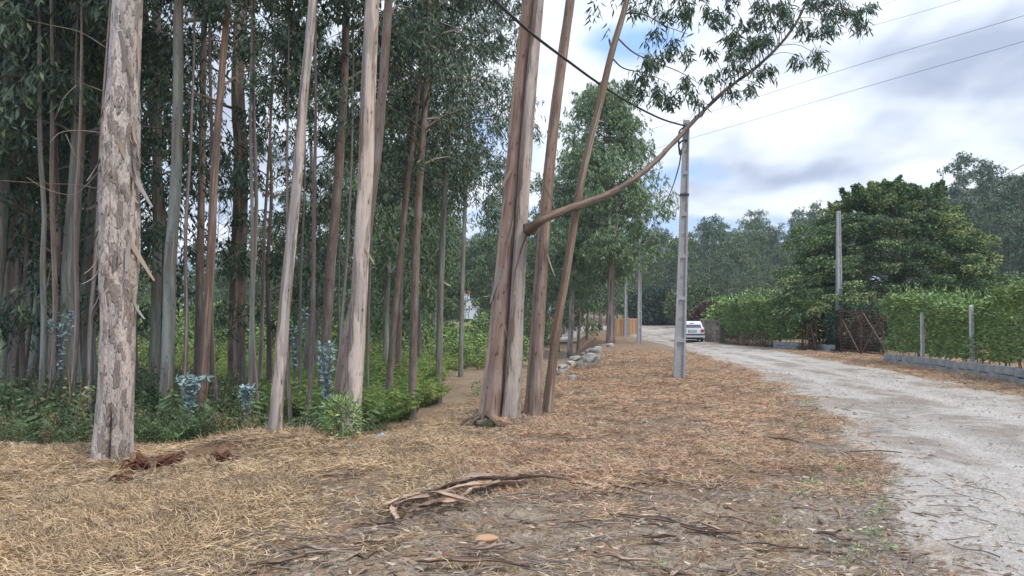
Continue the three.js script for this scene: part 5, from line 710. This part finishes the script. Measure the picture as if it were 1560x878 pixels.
// larger strips of bark and sticks that can be told apart
{
  const R = rngOf(626), BG = 'fallen bark strips on the verge', SG = 'fallen sticks on the verge', bm = [plain(0.27, 0.235, 0.21, 0.9), plain(0.38, 0.32, 0.27, 0.9), plain(0.16, 0.13, 0.11, 0.9)]; for (const m of bm) { m.map = BARK.rough.map; m.bumpMap = BARK.rough.bumpMap; m.bumpScale = 0.02; m.color.multiplyScalar(2.4); }
  function strip(px0, py0, px1, py1, w, m, label, group = BG) {   // a curled ribbon of bark lying between two spots
    const a = groundAt(px0, py0), c = groundAt(px1, py1), L = a.distanceTo(c), n = Math.max(8, Math.round(L / 0.07)), B = new Buf(), U = c.clone().sub(a).normalize(), W = V(-U.z, 0, U.x), k = R() * 9;
    for (let i = 0; i <= n; i++) { const t = i / n, bend = (noise2(t * 3, k, 4) - 0.5) * 0.16 * L, x = lerp(a.x, c.x, t) + W.x * bend, z = lerp(a.z, c.z, t) + W.z * bend, y = height(x, -z) + 0.02 + noise2(t * 4, k, 9) * 0.035, ww = w * (0.5 + 0.5 * Math.sin(Math.PI * clamp(t, 0.06, 0.94))) * (0.7 + 0.6 * noise2(t * 7, k, 5)), tw = (noise2(t * 2, k, 7) - 0.5) * 1.6; for (let e = 0; e < 5; e++) { const th = tw + (e / 4 - 0.5) * 3.6; B.v(x + W.x * Math.sin(th) * ww / 2 - a.x, y + (1 - Math.cos(th)) * ww * 0.3 - a.y, z + W.z * Math.sin(th) * ww / 2 - a.z, e / 4 * 0.2, t * L / 1.5); } }
    for (let i = 0; i < n; i++) for (let e = 0; e < 4; e++) { const q = i * 5 + e; B.t(q, q + 5, q + 1); B.t(q + 1, q + 5, q + 6); }
    const o = single('bark_strip', B.geo(), bm[m], label, 'bark', group); o.position.copy(a); return o;
  }
  const heap = 'curled grey bark strip in the heap on bare ground';
  for (const [a, b, c, d, w, m] of [[660, 764, 800, 740, 0.07, 2], [668, 768, 790, 745, 0.06, 1], [690, 758, 775, 748, 0.08, 0], [705, 770, 735, 756, 0.04, 1], [600, 786, 690, 764, 0.05, 0], [580, 790, 640, 768, 0.05, 1], [610, 800, 596, 776, 0.04, 1], [640, 772, 720, 784, 0.04, 1], [655, 785, 700, 778, 0.05, 1], [625, 795, 670, 780, 0.05, 2], [740, 760, 830, 738, 0.05, 0], [790, 742, 870, 752, 0.04, 2], [590, 782, 628, 793, 0.03, 2], [620, 776, 655, 766, 0.06, 0], [715, 752, 770, 741, 0.06, 1], [650, 776, 690, 788, 0.03, 0], [630, 770, 690, 752, 0.04, 2]]) strip(a, b, c, d, w * 1.5, m, heap, 'bark heap on bare ground').position.y += 0.01 + R() * 0.05;
  for (const [a, b, c, d, w, m, l] of [[922, 794, 1130, 826, 0.05, 2, 'long dark bark strip lying across the bare ground'], [1070, 790, 1165, 812, 0.04, 0, 'grey bark strip lying behind the long dark one'], [1120, 840, 1290, 851, 0.035, 2, 'thin dark bark strip stretched towards the road'], [1240, 820, 1300, 832, 0.045, 2, 'short dark bark strip near the road weeds'], [908, 858, 990, 868, 0.05, 1, 'pale bark strip at the edge of the bare dust'], [960, 750, 1020, 738, 0.05, 2, 'dark bark piece above the straw and dust'], [1170, 672, 1225, 684, 0.06, 2, 'short dark bark curl on the reddish litter'], [1290, 694, 1375, 697, 0.04, 2, 'dark bark piece at the gravel edge'], [925, 745, 985, 762, 0.03, 2, 'thin dark bark sliver crossing the straw'], [865, 745, 950, 765, 0.03, 2, 'thin bark sliver trailing from the bark heap'], [980, 832, 1030, 830, 0.06, 2, 'broad dark bark flake beside the long strip'], [810, 875, 640, 866, 0.05, 2, 'dark bark strip half buried in dust'], [380, 878, 470, 856, 0.05, 2, 'dark bark strip among straw and fallen leaves'], [430, 842, 500, 848, 0.06, 0, 'grey bark piece beside the fallen leaves'], [120, 800, 168, 820, 0.05, 1, 'pale bark piece lying in the straw'], [30, 745, 70, 738, 0.06, 1, 'grey bark curl by the shaggy tree'], [60, 726, 120, 716, 0.05, 0, 'bark strip lying at the foot of the shaggy tree'], [205, 690, 265, 682, 0.07, 0, 'broad grey bark strip behind the rotten wood'], [230, 688, 300, 690, 0.05, 1, 'pale bark strip behind the rotten wood'], [620, 812, 560, 800, 0.05, 2, 'dark bark strip below the bark heap'], [1050, 806, 1110, 818, 0.04, 1, 'pale bark splinter touching the long dark strip'], [700, 852, 780, 842, 0.04, 0, 'grey bark splinter in the dust'], [860, 806, 940, 800, 0.03, 2, 'thin dark splinter in the dust by the bark heap'], [540, 840, 620, 832, 0.03, 2, 'thin dark splinter among the straw and dust']]) strip(a, b, c, d, w, m, l);
  // a clay coloured slab of bark
  const p = groundAt(742, 826), o = single('bark_slab', rockGeo(0.09, 0.022, 0.05, 12, 0.5), plain(0.5, 0.28, 0.15, 0.9), 'clay coloured bark slab lying below the bark heap', 'bark'); o.position.copy(p).add(V(0, 0.02, 0)); o.rotation.y = 0.2;
  // roadside weeds
  const spots = [[1236, 745], [1218, 760], [1350, 770], [1308, 846], [1350, 845], [1295, 868], [1190, 615], [1205, 606], [1245, 625], [1230, 620], [1180, 600], [1225, 655], [1240, 700], [1150, 690], [1110, 700], [1280, 720], [1300, 745], [1345, 790], [1180, 800], [1000, 872], [1240, 615], [1330, 820], [1252, 640], [1140, 640]]; let first;
  spots.forEach(([x, y], i) => { const g = groundAt(x, y), l = 'small green weed growing at the road edge'; if (!first) first = bush('roadside_weed', l, 'weeds along the road edge', g, 0.07, 0.05, 0.07, 46, 0.05, PALH, 909, 0.22, 4); else { const c = copyOf(first, l); c.position.copy(g); c.rotation.y = i * 2.1; const s = 0.4 + R() * 0.6; c.scale.set(s, s * (0.8 + R() * 0.6), s); } });
}
scene.fog = new THREE.FogExp2(new THREE.Color(0.78, 0.87, 1.0), 0.0005);
for (const o of scene.children) if (o.userData.category && !o.userData.kind) o.userData.kind = 'thing';
renderer.render(scene, camera);
